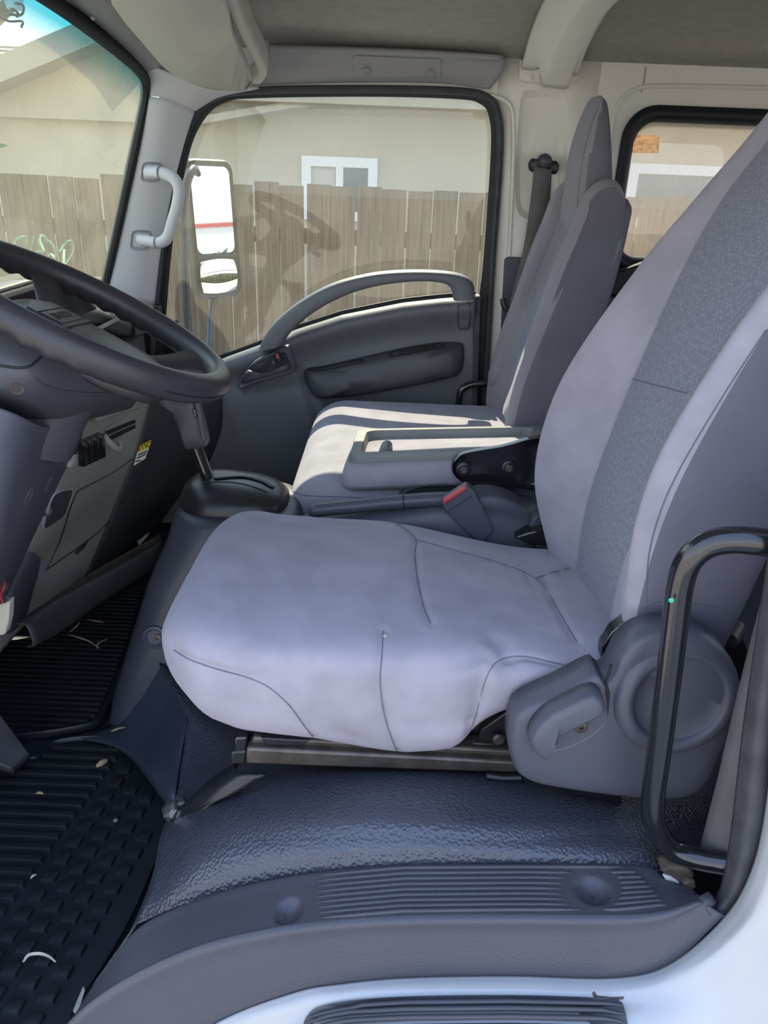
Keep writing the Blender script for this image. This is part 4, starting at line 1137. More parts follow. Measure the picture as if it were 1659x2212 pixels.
m_ = MB(); m_.box((0.07, 1.74, -0.88), (0.42, 0.60, 0.32)); m_.build('seat_base', plastic_d, ps, bevel=0.02)

q = path_on(ccb, [(634, 1062), (660, 1070), (720, 1073), (800, 1076), (880, 1078)], 6, 0.0003)
if len(q) > 3:
    m_ = MB(); m_.tube(q, 0.0008, 6); m_.build('seam', thread, pc)

# folded centre backrest with a tray in its back
fb = root('folded_backrest', (0.15, 1.53, -0.55), 'folded centre backrest with a grey storage tray on top', 'backrest')
nl, nr_ = P(752, 985, y=1.40), P(1165, 968, y=1.40); fl, fr_ = P(772, 926, y=1.655), P(1185, 918, y=1.655)
def tp(u, v, dz=0.0):      # u along x 0..1, v across 0 near..1 far, on the tray rim plane
    a = nl + (nr_ - nl) * u; b = fl + (fr_ - fl) * u
    return a + (b - a) * v + np.array([0, 0, dz])
def tloop(u0, u1, v0, v1, dz, r=0.06, n=5):
    o = []
    ru = r; rv = r * 1.6
    for cu, cv_, a0 in ((u1 - ru, v1 - rv, 0), (u0 + ru, v1 - rv, 90), (u0 + ru, v0 + rv, 180), (u1 - ru, v0 + rv, 270)):
        for i in range(n + 1):
            a = math.radians(a0 + 90 * i / n)
            o.append(tp(cu + ru * math.cos(a), cv_ + rv * math.sin(a), dz))
    return o
m_ = MB(); m_.grid([tloop(0.02, .98, 0.03, .97, -0.02), tloop(-0.01, 1, -0.01, 1.0, -0.016), tloop(-0.03, 1, -0.05, 1.04, -0.035), tloop(-0.035, 1, -0.06, 1.05, -0.060), tloop(-0.01, 1, -0.03, 1.02, -0.070), tloop(0.1, .98, 0.1, .9, -0.072)], cv=True, cap0=True, cap1=True)
fbo = m_.build('padding', fabric, fb, angle=180)
m_ = MB(); m_.grid([tloop(0, 1, 0, 1, -0.022), tloop(0, 1, 0, 1, -0.006), tloop(0.006, .994, 0.012, .988, 0.0), tloop(0.055, .93, 0.10, .915, 0.0), tloop(0.062, .925, 0.115, .905, -0.006), tloop(0.075, .915, 0.135, .89, -0.034), tloop(0.10, .90, 0.17, .86, -0.036)], cv=True, cap1=True)
m_.build('tray', tray_m, fb, angle=40)
m_ = MB(); m_.tube(cat([tp(.175, .16, -0.034), tp(.178, .18, -0.012), tp(.18, .25, -0.006), tp(.182, .40, -0.006), tp(.184, .46, -0.012), tp(.185, .48, -0.034)], 5), 0.011, 12); m_.build('tray_divider', tray_m, fb)
hg = [(978, 1022), (976, 1005), (988, 988), (1010, 978), (1080, 966), (1190, 948), (1190, 1055), (1120, 1052), (1080, 1048), (1010, 1044), (990, 1036)]
q = poly(cat(hg, 4, True), 1.372)
m_ = MB(); m_.dome(q, (0, -1, 0), [(0, -0.014), (0, 0), (0.02, 0.003), (0.05, 0.001), (0.10, -0.006), (0.4, -0.006)]); hgo = m_.build('hinge_bracket', gloss_k, fb, angle=60)
for px, py in ((1001, 1014), (1099, 1010)):
    c_ = P(px, py, y=1.376)
    m_ = MB(); m_.lathe(c_, (0, -1, 0.1), [(0.014, 0), (0.014, 0.004), (0.010, 0.005), (0.009, 0.003)], 24); m_.build('washer', black_s, hgo)
    m_ = MB(); m_.lathe(np.array(c_) + np.array([0, -0.003, 0]), (0, -1, 0.1), [(0.0085, 0), (0.0085, 0.006), (0.0065, 0.007), (0.006, 0.005), (0.001, 0.005)], 6); m_.build('bolt', steel_d, hgo, smooth=False)

# ================================================================== CENTRE CONSOLE, BRAKE, BUCKLE
co = root('centre_console', (0.05, 1.34, -0.85), 'dark grey console with cup holder between the driver and centre seats', 'console')
rows = PP([[(640, 1118, 1.37), (700, 1100, 1.37), (880, 1072, 1.385), (1000, 1062, 1.385), (1160, 1070, 1.385)],
           [(640, 1125, 1.31), (700, 1112, 1.31), (880, 1090, 1.31), (1000, 1080, 1.31), (1160, 1100, 1.31)],
           [(640, 1180, 1.27), (700, 1170, 1.27), (880, 1160, 1.27), (1000, 1150, 1.27), (1160, 1180, 1.27)],
           [(640, 1400, 1.26), (700, 1400, 1.26), (880, 1400, 1.26), (1000, 1400, 1.26), (1160, 1400, 1.26)]])
m_ = MB(); m_.grid(tens(rows, 6, 6)); m_.build('body', plastic, co, solid=0.006, solid_off=1)
# cup holder rim
cu = [(860, 1073), (880, 1058), (930, 1048), (1050, 1050), (1160, 1060), (1160, 1086), (1000, 1076), (930, 1072), (890, 1076)]
q = poly(cat(cu, 4, True), 1.375)
m_ = MB(); m_.dome(q, (0, -1, 0.25), [(0, -0.02), (0, 0), (0.05, 0.003), (0.12, 0.0), (0.3, -0.01)]); m_.build('cup_holder', plastic_d, co, angle=60)
# dome cover at the handbrake pivot
dm = [(985, 1090), (1030, 1070), (1075, 1070), (1115, 1085), (1148, 1110), (1158, 1125), (1150, 1150), (1120, 1162), (1060, 1160), (1000, 1150)]
q = poly(cat(dm, 4, True), 1.30)
m_ = MB(); m_.dome(q, (0, -1, 0), [(0, -0.05), (0, 0), (0.03, 0.006), (0.10, 0.009), (0.5, 0.01)]); m_.build('brake_cover', plastic, co, angle=60)
slab([(1112, 1162), (1140, 1150), (1190, 1140), (1215, 1185), (1150, 1178)], 1.25, 0.04, gloss_k, 'recliner_handle', ds, 0.004)
slab([(1143, 1140), (1150, 1122), (1165, 1112), (1185, 1150), (1150, 1155)], 1.27, 0.03, plastic, 'inner_cover', ds, 0.004)
hbk = root('parking_brake', tuple(P(770, 1100, y=1.31)), 'dark grey parking brake lever lying beside the driver seat', 'parking brake')
lev = cat([P(668, 1106, y=1.29), P(690, 1101, y=1.29), P(760, 1094, y=1.29), P(860, 1084, y=1.295), P(955, 1078, y=1.30), P(1020, 1080, y=1.30)], 6)
m_ = MB(); m_.tube(lev, 0.017, 14, rfun=lambda t: 0.6 + 0.4 * min(1, t * 8), flat=(0.8, 1.15)); m_.build('grip', plastic, hbk)
bj = P(872, 1083, y=1.295); m_ = MB(); m_.tube([bj + np.array([-0.001, 0, 0]), bj + np.array([0.001, 0, 0.0002])], 0.0182, 14, flat=(0.8, 1.15)); m_.build('joint', rubber, hbk)
sb = root('seat_belt_buckle', tuple(P(1010, 1100, y=1.27)), 'dark belt buckle with a red press button beside the driver seat', 'buckle')
bq = [(954, 1086), (1008, 1050), (1022, 1058), (1068, 1146), (1040, 1180), (985, 1130), (958, 1098)]
q = poly(bq, 1.262); m_ = MB(); m_.prism(q, (0, 0.028, 0)); m_.build('housing', plastic, sb, bevel=0.004, seg=3)
rq = poly([(957, 1083), (1006, 1052), (1008, 1058), (961, 1089)], 1.258); m_ = MB(); m_.prism(rq, (0, 0.016, 0)); m_.build('press_button', red, sb, bevel=0.0015)
a_, b_ = P(962, 1108, y=1.2615), P(1018, 1072, y=1.2615); m_ = MB(); m_.tube([a_, b_], 0.0007, 6); m_.build('shell_joint', rubber, sb)

# ================================================================== GEAR LEVER TOWER
gt = root('gear_lever_tower', (-0.3, 1.42, -1.03), 'blue-grey moulded tower carrying the gear lever', 'gear lever')
def rring(x0, x1, y0, y1, z, r=0.06, n=7, tilt=0.0):
    o = []
    for cx, cy, a0 in ((x1 - r, y1 - r, 0), (x0 + r, y1 - r, 90), (x0 + r, y0 + r, 180), (x1 - r, y0 + r, 270)):
        for i in range(n + 1):
            a = math.radians(a0 + 90 * i / n)
            x = cx + r * math.cos(a); o.append((x, cy + r * math.sin(a), z + tilt * (x - x0)))
    return o
tA = P(372, 1108, y=1.33); tB = P(640, 1110, y=1.33)
zt_ = tA[2]; xa, xb = tA[0], tB[0]
bA = P(232, 1572, y=1.22)
rows = [rring(bA[0], xb + 0.12, 1.19, 1.66, -1.05, 0.04), rring(bA[0] + 0.012, xb + 0.10, 1.20, 1.66, -0.98, 0.045), rring(xa - 0.045, xb + 0.04, 1.245, 1.65, -0.74, 0.055), rring(xa - 0.012, xb + 0.012, 1.268, 1.56, zt_ - 0.05, 0.07), rring(xa, xb, 1.275, 1.52, zt_ - 0.006, 0.075), rring(xa + 0.008, xb - 0.008, 1.285, 1.51, zt_ + 0.002, 0.07), rring(xa + 0.03, xb - 0.03, 1.31, 1.49, zt_ + 0.002, 0.06)]
m_ = MB(); m_.grid(rows, cv=True, cap1=True); gtb = m_.bvh(); gto = m_.build('tower_body', tower_m, gt, angle=60)
p0, n0 = hit(gtb, 335, 1376)
m_ = MB(); M = frame_from(p0, (1, 0, 0), (0.05, 0, 1)); m_.lathe(p0, n0, [(0.024, -0.004), (0.023, 0.004), (0.018, 0.006), (0.014, 0.002)], 24); m_.build('screw_boss', plastic, gto)
m_ = MB(); m_.lathe(p0 + n0 * 0.001 + np.array([0.006, 0, 0]), n0, [(0.008, 0), (0.007, 0.004), (0.004, 0.004), (0.0035, 0.002)], 14); m_.build('screw', steel_d, gto)
# gaiter cap
kx0, kx1 = P(382, 1100, y=1.36)[0], P(618, 1105, y=1.36)[0]
rows = [rring(kx0, kx1, 1.315, 1.49, zt_ - 0.002, 0.07), rring(kx0 + 0.002, kx1 - 0.002, 1.317, 1.488, zt_ + 0.014, 0.07), rring(kx0 + 0.010, kx1 - 0.010, 1.325, 1.48, zt_ + 0.034, 0.065, tilt=-0.05), rring(kx0 + 0.025, kx1 - 0.03, 1.345, 1.465, zt_ + 0.046, 0.055, tilt=-0.07), rring(kx0 + 0.05, kx1 - 0.055, 1.37, 1.44, zt_ + 0.050, 0.03, tilt=-0.08)]
m_ = MB(); m_.grid(rows, cv=True, cap1=True); gcb = m_.bvh(); m_.build('shift_cap', black_s, gt, angle=60)
q = path_on(gcb, [(462, 1034), (520, 1030), (560, 1038), (592, 1054)], 8, 0.0006)
m_ = MB(); m_.tube(q, 0.0075, 8, flat=(0.3, 1)); m_.build('shift_slot', rubber, gt)
q = path_on(gcb, [(440, 1042), (500, 1042), (548, 1052), (578, 1064)], 8, 0.0004)
m_ = MB(); m_.tube(q, 0.0012, 6); m_.build('shift_guide_line', rubber, gt)
# lever
yl = 1.41
m_ = MB(); m_.tube([P(452, 1040, y=yl), P(420, 955, y=yl)], 0.0125, 16); m_.build('lever_shaft', gloss_k, gt, angle=60)
lp = [(332, 852), (344, 848), (366, 858), (400, 862), (418, 866), (430, 900), (444, 960), (438, 968), (412, 972), (400, 968), (386, 920), (370, 888), (352, 872), (336, 862)]
q = poly(cat(lp, 4, True), yl - 0.02)
m_ = MB(); m_.dome(q, (0, -1, 0), [(0.10, -0.045), (0.02, -0.040), (0, -0.028), (0, -0.01), (0.03, 0.002), (0.10, 0.006), (0.4, 0.007)]); lgo = m_.build('lever_grip', plastic_d, gt, angle=60)
slab([(418, 868), (430, 866), (446, 950), (437, 958)], yl - 0.026, 0.01, plastic_d, 'grip_side_plate', lgo, 0.002)
slab([(415, 884), (420, 882), (426, 900), (421, 903)], yl - 0.030, 0.006, gloss_k, 'side_button', lgo, 0.0015)
m_ = MB(); m_.lathe(P(420, 958, y=yl - 0.024), (0, -1, 0), [(0.0055, 0), (0.005, 0.002), (0.003, 0.002), (0.0025, 0.001)], 12); m_.build('grip_screw', rust, lgo)

# ================================================================== STEERING WHEEL
SC = np.array([-0.419, 1.056, -0.195]); ST, SS, SR = 0.47, 0.1065, 0.194
sn = np.array([math.sin(ST) * math.cos(SS), math.sin(SS), math.cos(ST) * math.cos(SS)])
sa_ = np.cross([0, 1, 0], sn); sa_ /= np.linalg.norm(sa_); sb_ = np.cross(sn, sa_)
def SW(u, v, h):       # u toward the driver, v across, h along the shaft
    return SC + sa_ * u + sb_ * v + sn * h
sw = root('steering_wheel', tuple(SC), 'dark grey steering wheel with thumb-grip bumps on its rim', 'steering wheel')
rows = []
NB = 240
for i in range(NB):
    th = 2 * math.pi * i / NB
    ring = []
    for k in range(20):
        a = 2 * math.pi * k / 20
        # finger bumps on the underside, towards the front half of the rim
        front = 0.5 - 0.5 * math.tanh((math.cos(th) - 0.30) * 6)
        bump_ = 0.0022 * front * math.cos(th * 40) * max(0, -math.sin(a)) 
        r_ = 0.0195 + bump_
        rad = SR + r_ * math.cos(a) * 0.92
        ring.append(SW(rad * math.cos(th), rad * math.sin(th), r_ * math.sin(a) * 1.05))
    rows.append(ring)
m_ = MB(); m_.grid(rows, cu=True, cv=True); rimb = m_.bvh(); rim = m_.build('rim', wheel_m, sw, angle=180)
m_ = MB(); m_.tube([SW((SR + 0.018) * math.cos(t), (SR + 0.018) * math.sin(t), -0.004) for t in np.linspace(-0.75, 0.75, 40)], 0.0009, 6); m_.build('rim_parting_line', rubber, rim)
# two broad spokes blending into the rim
for sgn in (-1, 1):
    rows = []
    for t in np.linspace(0, 1, 16):
        ang = sgn * (0.50 + 0.16 * t)
        rr = 0.070 + (SR - 0.005 - 0.070) * t
        wdt = 0.040 - 0.012 * math.sin(math.pi * t) + 0.022 * t ** 5
        h_ = -0.050 + 0.046 * t
        cen_ = np.array([rr * math.cos(ang), rr * math.sin(ang)])
        tan_ = np.array([-math.sin(ang), math.cos(ang)])
        ring = []
        for k in range(16):
            a = 2 * math.pi * k / 16
            q = cen_ + tan_ * wdt * math.cos(a)
            ring.append(SW(q[0], q[1], h_ + 0.014 * math.sin(a)))
        rows.append(ring)
    m_ = MB(); m_.grid(rows, cv=True, cap0=True, cap1=True); m_.build('spoke', wheel_m, sw, angle=180)
# front spokes
for sgn in (-1, 1):
    rows = []
    for t in np.linspace(0, 1, 12):
        ang = sgn * (2.2 + 0.05 * t); rr = 0.07 + (SR - 0.005 - 0.07) * t
        cen_ = np.array([rr * math.cos(ang), rr * math.sin(ang)]); tan_ = np.array([-math.sin(ang), math.cos(ang)])
        rows.append([SW(*(cen_ + tan_ * 0.024 * math.cos(2 * math.pi * k / 12)), -0.055 + 0.05 * t + 0.009 * math.sin(2 * math.pi * k / 12)) for k in range(12)])
    m_ = MB(); m_.grid(rows, cv=True, cap0=True, cap1=True); m_.build('spoke', wheel_m, sw, angle=180)
# hub pad
hp = [(0.130, -0.060), (0.138, -0.02), (0.138, 0.02), (0.130, 0.060), (0.095, 0.082), (0.03, 0.090), (-0.05, 0.085), (-0.095, 0.062), (-0.105, 0.0), (-0.095, -0.062), (-0.05, -0.085), (0.03, -0.090), (0.095, -0.082)]
hpc = cat([(a, b, 0) for a, b in hp], 5, True)
rows = [[SW(p[0] * s, p[1] * s, h) for p in hpc] for s, h in ((0.50, -0.062), (0.85, -0.060), (0.99, -0.054), (0.99, -0.042), (0.95, -0.030), (0.86, -0.023), (0.6, -0.018), (0.3, -0.016))]
m_ = MB(); m_.grid(rows, cv=True, cap0=True, cap1=True); hpo = m_.build('hub_pad', wheel_m, sw, angle=180)
pl = [SW(a, b, -0.0155) for a, b in ((-0.005, -0.05), (-0.005, 0.05), (-0.062, 0.045), (-0.075, 0.0), (-0.062, -0.045))]
m_ = MB(); m_.dome(pl, sn, [(0, -0.006), (0.03, 0.0015), (0.1, 0.002)]); m_.build('emblem_plate', wheel_m, hpo, angle=50)
M = frame_from(SW(-0.030, 0, -0.0133), sb_, -sa_)
text_mesh('emblem', 'ISUZU', 0.020, M, rubber, hpo, 0.0005, sx=1.1)
fr4 = [SW(-0.030 + a * 0.016, b * 0.046, -0.0132) for a, b in ((1, 1), (-1, 1), (-1, -1), (1, -1))]
m_ = MB(); m_.tube(fr4, 0.0008, 6, closed=True); m_.build('emblem_frame', rubber, hpo)

# column shroud under the wheel
sc_ = root('steering_column', tuple(SW(0, 0, -0.15)), 'dark steering column shroud below the wheel', 'steering column')
rows = PP([[(-160, 640, .93), (-40, 690, .92), (60, 720, .92), (170, 740, .98), (250, 760, 1.05), (330, 800, 1.14)],
           [(-160, 740, .90), (-40, 760, .89), (65, 786, .90), (170, 795, .96), (260, 815, 1.04), (338, 830, 1.14)],
           [(-160, 800, .89), (-40, 815, .88), (70, 832, .90), (170, 848, .97), (265, 850, 1.06), (325, 845, 1.15)],
           [(-160, 850, .90), (-40, 855, .89), (70, 880, .92), (150, 898, 1.00), (235, 885, 1.09), (300, 862, 1.16)],
           [(-160, 880, .98), (-40, 890, .97), (70, 905, .98), (140, 909, 1.04), (215, 900, 1.11), (285, 880, 1.17)],
           [(-160, 870, 1.06), (-40, 895, 1.05), (70, 912, 1.06), (140, 913, 1.10), (205, 902, 1.15), (275, 885, 1.18)]])
V = tens(rows, 8, 8); m_ = MB(); m_.grid(V); scb = m_.bvh(); sco = m_.build('shroud', plastic_d, sc_, angle=180, solid=0.004, solid_off=1)
p0, n0 = hit(scb, 36, 840)
m_ = MB(); m_.lathe(p0, n0, [(0.0085, -0.002), (0.008, 0.001), (0.0055, 0.0004), (0.005, -0.0015), (0.001, -0.0015)], 18); m_.build('screw_hole_cap', rust, sco)
q = path_on(scb, [(-20, 786), (30, 794), (62, 792), (78, 780), (100, 763)], 8, 0.0005)
if len(q) > 3:
    m_ = MB(); m_.tube(q, 0.0016, 6); m_.build('shell_joint', rubber, sco)
q = path_on(scb, [(66, 800), (80, 822), (120, 840), (180, 848), (240, 848)], 8, 0.0003)
if len(q) > 3:
    m_ = MB(); m_.tube(q, 0.0012, 6); m_.build('step_line', plastic_d, sco)
m_ = MB(); m_.tube([SW(0, 0, -0.04), SW(0, 0, -0.20)], 0.055, 20); m_.build('column_tube', plastic_d, sc_)
st = root('column_stalk', tuple(SW(0.0, 0.15, -0.06)), 'pale column stalk showing behind the steering wheel rim', 'stalk')
m_ = MB(); m_.tube(cat([SW(0.06, 0.07, -0.05), SW(0.11, 0.13, -0.045), SW(0.145, 0.185, -0.035), SW(0.150, 0.21, -0.03)], 5), 0.011, 12, rfun=lambda t: 0.8 + 0.4 * t); m_.build('stalk_arm', plastic_g, st)

# ================================================================== DASHBOARD
da = root('dashboard', (-0.6, 1.39, -0.9), 'dark grey dashboard across the front of the cab', 'dashboard')
pr = [(-0.84, -0.36), (-0.84, -0.325), (-0.80, -0.310), (-0.70, -0.290), (-0.655, -0.285), (-0.640, -0.300), (-0.650, -0.330), (-0.69, -0.345), (-0.69, -0.42), (-0.63, -0.44), (-0.60, -0.46), (-0.60, -0.52), (-0.84, -0.6)]
ys = np.linspace(0.68, 2.14, 24)
m_ = MB(); m_.grid([[(x - 0.03 * math.sin(math.pi * (y - .6) / 1.6) * (z > -0.35), y, z - 0.085 * min(max((y - 1.72) / 0.25, 0), 1)) for x, z in pr] for y in ys], cv=True, cap0=True, cap1=True); m_.build('dash_body', plastic_d, da, angle=45, bevel=0.006)
# instrument hood and dark bays
for (x0, x1, y0, y1, z0, z1) in ((-0.70, -0.655, 1.34, 1.62, -0.41, -0.335), (-0.70, -0.655, 1.66, 1.95, -0.41, -0.335)):
    m_ = MB(); m_.grid([[(x1, y0, z0), (x1, y1, z0), (x1, y1, z1), (x1, y0, z1)], [(x1 + .004, y0 + .008, z0 + .008), (x1 + .004, y1 - .008, z0 + .008), (x1 + .004, y1 - .008, z1 - .008), (x1 + .004, y0 + .008, z1 - .008)], [(x0, y0 + .014, z0 + .014), (x0, y1 - .014, z0 + .014), (x0, y1 - .014, z1 - .014), (x0, y0 + .014, z1 - .014)]], cv=True, cap1=True); m_.build('dash_bay', black_s, da, smooth=False)
m_ = MB(); m_.tube([(-0.655, 1.645, -0.33), (-0.64, 1.645, -0.42)], 0.004, 8); m_.build('bright_strip', plastic_g, da)
# instrument hood with its lip and dark bays
pr = [(-0.80, -0.30), (-0.79, -0.262), (-0.72, -0.236), (-0.640, -0.222), (-0.622, -0.226), (-0.618, -0.238), (-0.640, -0.246), (-0.665, -0.262), (-0.665, -0.34), (-0.80, -0.36)]
ys = np.linspace(0.72, 1.62, 30)
hood = lambda y: 0.030 - 0.075 * min(max((y - 1.40) / 0.22, 0), 1) ** 1.5
m_ = MB(); m_.grid([[(x, y, z + hood(y)) for x, z in pr] for y in ys], cv=True, cap0=True, cap1=True); m_.build('instrument_hood', plastic_d, da, angle=45, bevel=0.004)
m_ = MB(); m_.tube([(-0.628, y, -0.2225 + hood(y)) for y in ys], 0.004, 8); m_.build('hood_edge', header_m, da)
# knee panel beside the column
rows = PP([[(-170, 842, .84), (-40, 872, .85), (40, 898, .87), (82, 918, .92), (112, 921, 1.0), (186, 898, 1.19)],
           [(-180, 930, .84), (-45, 950, .85), (25, 965, .87), (66, 975, .92), (95, 975, 1.0), (172, 962, 1.19)],
           [(-190, 1050, .85), (-50, 1060, .86), (10, 1065, .88), (45, 1066, .93), (78, 1062, 1.0), (138, 1040, 1.19)],
           [(-200, 1180, .88), (-55, 1190, .89), (-10, 1192, .91), (15, 1190, .95), (40, 1182, 1.02), (84, 1150, 1.19)],
           [(-210, 1300, .90), (-65, 1320, .91), (-35, 1325, .93), (-18, 1320, .97), (0, 1310, 1.04), (28, 1262, 1.19)]])
V = tens(rows, 8, 8); m_ = MB(); m_.grid(V); knb = m_.bvh(); kno = m_.build('knee_panel', plastic, da, angle=180, solid=0.005, solid_off=1)
for px, py in ((62, 1072), (104, 1048)):
    p0, n0 = hit(knb, px, py)
    if p0 is not None:
        m_ = MB(); m_.lathe(p0, n0, [(0.014, 0.0), (0.012, 0.0015), (0.006, -0.001), (0.004, -0.002), (0.001, -0.002)], 16); m_.build('fixing_dimple', plastic, kno)
# lower panels
rows = PP([[(140, 905, 1.13), (230, 875, 1.35), (328, 848, 1.62)],
           [(135, 1010, 1.14), (222, 978, 1.35), (300, 955, 1.62)],
           [(70, 1160, 1.14), (172, 1100, 1.35), (262, 1062, 1.6)],
           [(10, 1290, 1.13), (110, 1200, 1.33), (222, 1165, 1.55)],
           [(-25, 1440, 1.12), (75, 1330, 1.30), (190, 1240, 1.5)]])
V = tens(rows, 10, 12); m_ = MB(); m_.grid(V); lpb = m_.bvh(); lpo = m_.build('lower_panel', plastic_l, da, angle=180, solid=0.005, solid_off=1)
rows = PP([[(328, 848, 1.62), (400, 850, 1.82), (480, 850, 2.13)],
           [(300, 955, 1.62), (380, 950, 1.82), (480, 925, 2.13)],
           [(262, 1062, 1.60), (335, 1060, 1.78), (440, 1020, 2.12)],
           [(222, 1165, 1.55), (285, 1135, 1.72), (390, 1070, 2.10)],
           [(190, 1240, 1.50), (245, 1210, 1.66), (345, 1130, 2.05)]])
V = tens(rows, 10, 10); m_ = MB(); m_.grid(V); cpb = m_.bvh(); cpo = m_.build('centre_panel', plastic_d, da, angle=180, solid=0.005, solid_off=1)
# ledge above the switch panel
rows = PP([[(200, 870, 1.25), (250, 850, 1.40), (310, 840, 1.60), (324, 848, 1.64)],
           [(205, 895, 1.22), (250, 878, 1.38), (312, 862, 1.58), (326, 868, 1.63)],
           [(215, 912, 1.24), (255, 895, 1.39), (310, 880, 1.59), (322, 878, 1.64)]])
m_ = MB(); m_.grid(tens(rows, 5, 6)); m_.build('ledge', plastic_l, da, angle=180, solid=0.006, solid_off=1)
def on(b, pts, lift=0.0, n=0):
    o = []
    for a in (cat(pts, n, True) if n else pts):
        p, nn = hit(b, a[0], a[1], lift)
        if p is not None: o.append(p)
    return o
_, ln = hit(lpb, 200, 980)
# rocker switches
for i in range(4):
    x0 = 164 + i * 12.3; y0 = 954 - i * 5.4
    q = on(lpb, [(x0, y0), (x0 + 11.4, y0 - 5), (x0 + 15.2, y0 + 46), (x0 + 5.5, y0 + 52)])
    m_ = MB(); m_.dome(q, ln, [(0, -0.004), (0.02, 0.006), (0.12, 0.012), (0.5, 0.013)]); 
    s_ = m_.build('rocker_switch', switch_m, lpo, angle=60)
# pocket with slots and hook
q = on(lpb, [(225, 928), (292, 890), (296, 935), (234, 985), (228, 975)], 0, 3)
m_ = MB(); m_.dome(q, -ln, [(0, -0.001), (0.05, 0.003), (0.12, 0.006)]); m_.build('pocket', plastic_g if False else plastic_l, lpo, angle=60)
for k in (0, 1):
    q = on(lpb, [(226 + k * 4, 932 + k * 13), (291, 905 + k * 11), (292, 913 + k * 11), (228 + k * 4, 941 + k * 13)], 0.0012)
    if len(q) == 4:
        m_ = MB(); m_.prism(q, -ln * 0.002); m_.build('card_slot', rubber, lpo, smooth=False)
q = cat([hit(lpb, 218, 938, 0.004)[0], hit(lpb, 220, 955, 0.018)[0], hit(lpb, 226, 962, 0.024)[0], hit(lpb, 234, 958, 0.022)[0], hit(lpb, 235, 945, 0.020)[0]], 5)
m_ = MB(); m_.tube(q, 0.0055, 8); m_.build('coat_hook', plastic_l, lpo)
# ashtray/bolster knob at the edge
q = on(lpb, [(142, 1005), (158, 978), (160, 995), (150, 1012)], 0.0, 3)
if len(q) > 5:
    m_ = MB(); m_.dome(q, ln, [(0, -0.002), (0.1, 0.006), (0.5, 0.008)]); m_.build('side_knob', plastic_l, lpo, angle=80)
# lower door joint lines, key recess with its shade painted on, pull notch
for s in ([(292, 986), (240, 1022), (175, 1056), (164, 1066), (150, 1100), (128, 1170), (98, 1232)], [(100, 1230), (150, 1195), (205, 1155), (235, 1125)]):
    q = path_on(lpb, s, 8, 0.0004)
    if len(q) > 3:
        m_ = MB(); m_.tube(q, 0.0016, 6); m_.build('panel_joint', rubber, lpo)
q = on(lpb, [(92, 1140), (104, 1092), (118, 1065), (152, 1055), (154, 1070), (138, 1110), (118, 1128)], 0, 4)
if len(q) > 6:
    m_ = MB(); m_.dome(q, -ln, [(0, -0.002), (0.04, -0.003), (0.10, 0.0), (0.3, 0.012), (0.6, 0.016)]); m_.build('key_recess_shade', plastic_d, lpo, angle=60)  # darker plastic puts the shade of the recess into the colour
    m_ = MB(); m_.tube(q, 0.0035, 8, closed=True); m_.build('recess_rim', plastic_l, lpo, angle=180)
    p0, n0 = hit(lpb, 99, 1104)
    if p0 is not None:
        m_ = MB(); m_.lathe(p0, np.array([0.9, -0.3, 0.1]), [(0.009, 0), (0.009, 0.005), (0.006, 0.005), (0.005, 0.001)], 16); m_.build('lock_barrel', zinc, lpo)
q = on(lpb, [(160, 1194), (190, 1163), (192, 1166), (184, 1182), (166, 1198)], 0.0004)
if len(q) > 3:
    m_ = MB(); m_.prism(q, -ln * 0.002); m_.build('pull_notch', plastic_d, lpo, smooth=False)
q = on(lpb, [(14, 1290), (42, 1198), (60, 1190), (78, 1196), (84, 1215), (64, 1290), (48, 1340), (10, 1370)], 0.0, 4)
if len(q) > 6:
    m_ = MB(); m_.dome(q, ln, [(0, -0.002), (0.05, 0.004), (0.2, 0.006)]); m_.build('side_cover', plastic, lpo, angle=60)
# notice label
ls = root('notice_label', tuple(P(306, 978, y=1.62)), 'yellow and white notice label stuck on the lower dash', 'label')
allb = MB(); allb.grid(tens(PP([[(262, 930, 1.612), (340, 930, 1.66)], [(262, 1030, 1.60), (340, 1030, 1.65)]]), 2, 2)); alb = allb.bvh()
def lab(pts, lift, mm, nm):
    q = [hit(alb, a, b, lift)[0] for a, b in pts]
    m_ = MB(); m_.prism(q, np.array([0.0008, 0, 0])); return m_.build(nm, mm, ls, smooth=False)
lab([(300, 962), (326, 950), (321, 967), (296, 978)], 0.001, yellow, 'header_field')
lab([(296, 978), (321, 967), (313, 990), (288, 1006)], 0.001, paper, 'text_field')
c0, n0 = hit(alb, 306, 966, 0.003); r_ = hit(alb, 318, 961, 0.003)[0] - c0; u_ = hit(alb, 309, 955, 0.003)[0] - c0
text_mesh('header_text', 'NOTICE', 0.017, frame_from(c0, r_, u_), ink, ls, 0.0003)
for i, t_ in enumerate(('TURN OFF THE LIGHTS', 'AND LOCK THE CAB', 'WHEN PARKED')):
    pass
for i in range(3):
    a, b = (298 - 3 * i, 981 + 7.0 * i), (317 - 2.6 * i, 972.5 + 6.6 * i)
    if i == 2: b = (303, 992.5)
    lab([a, b, (b[0] - 1, b[1] + 3), (a[0] - 1, a[1] + 3)], 0.0025, ink, 'print_line')
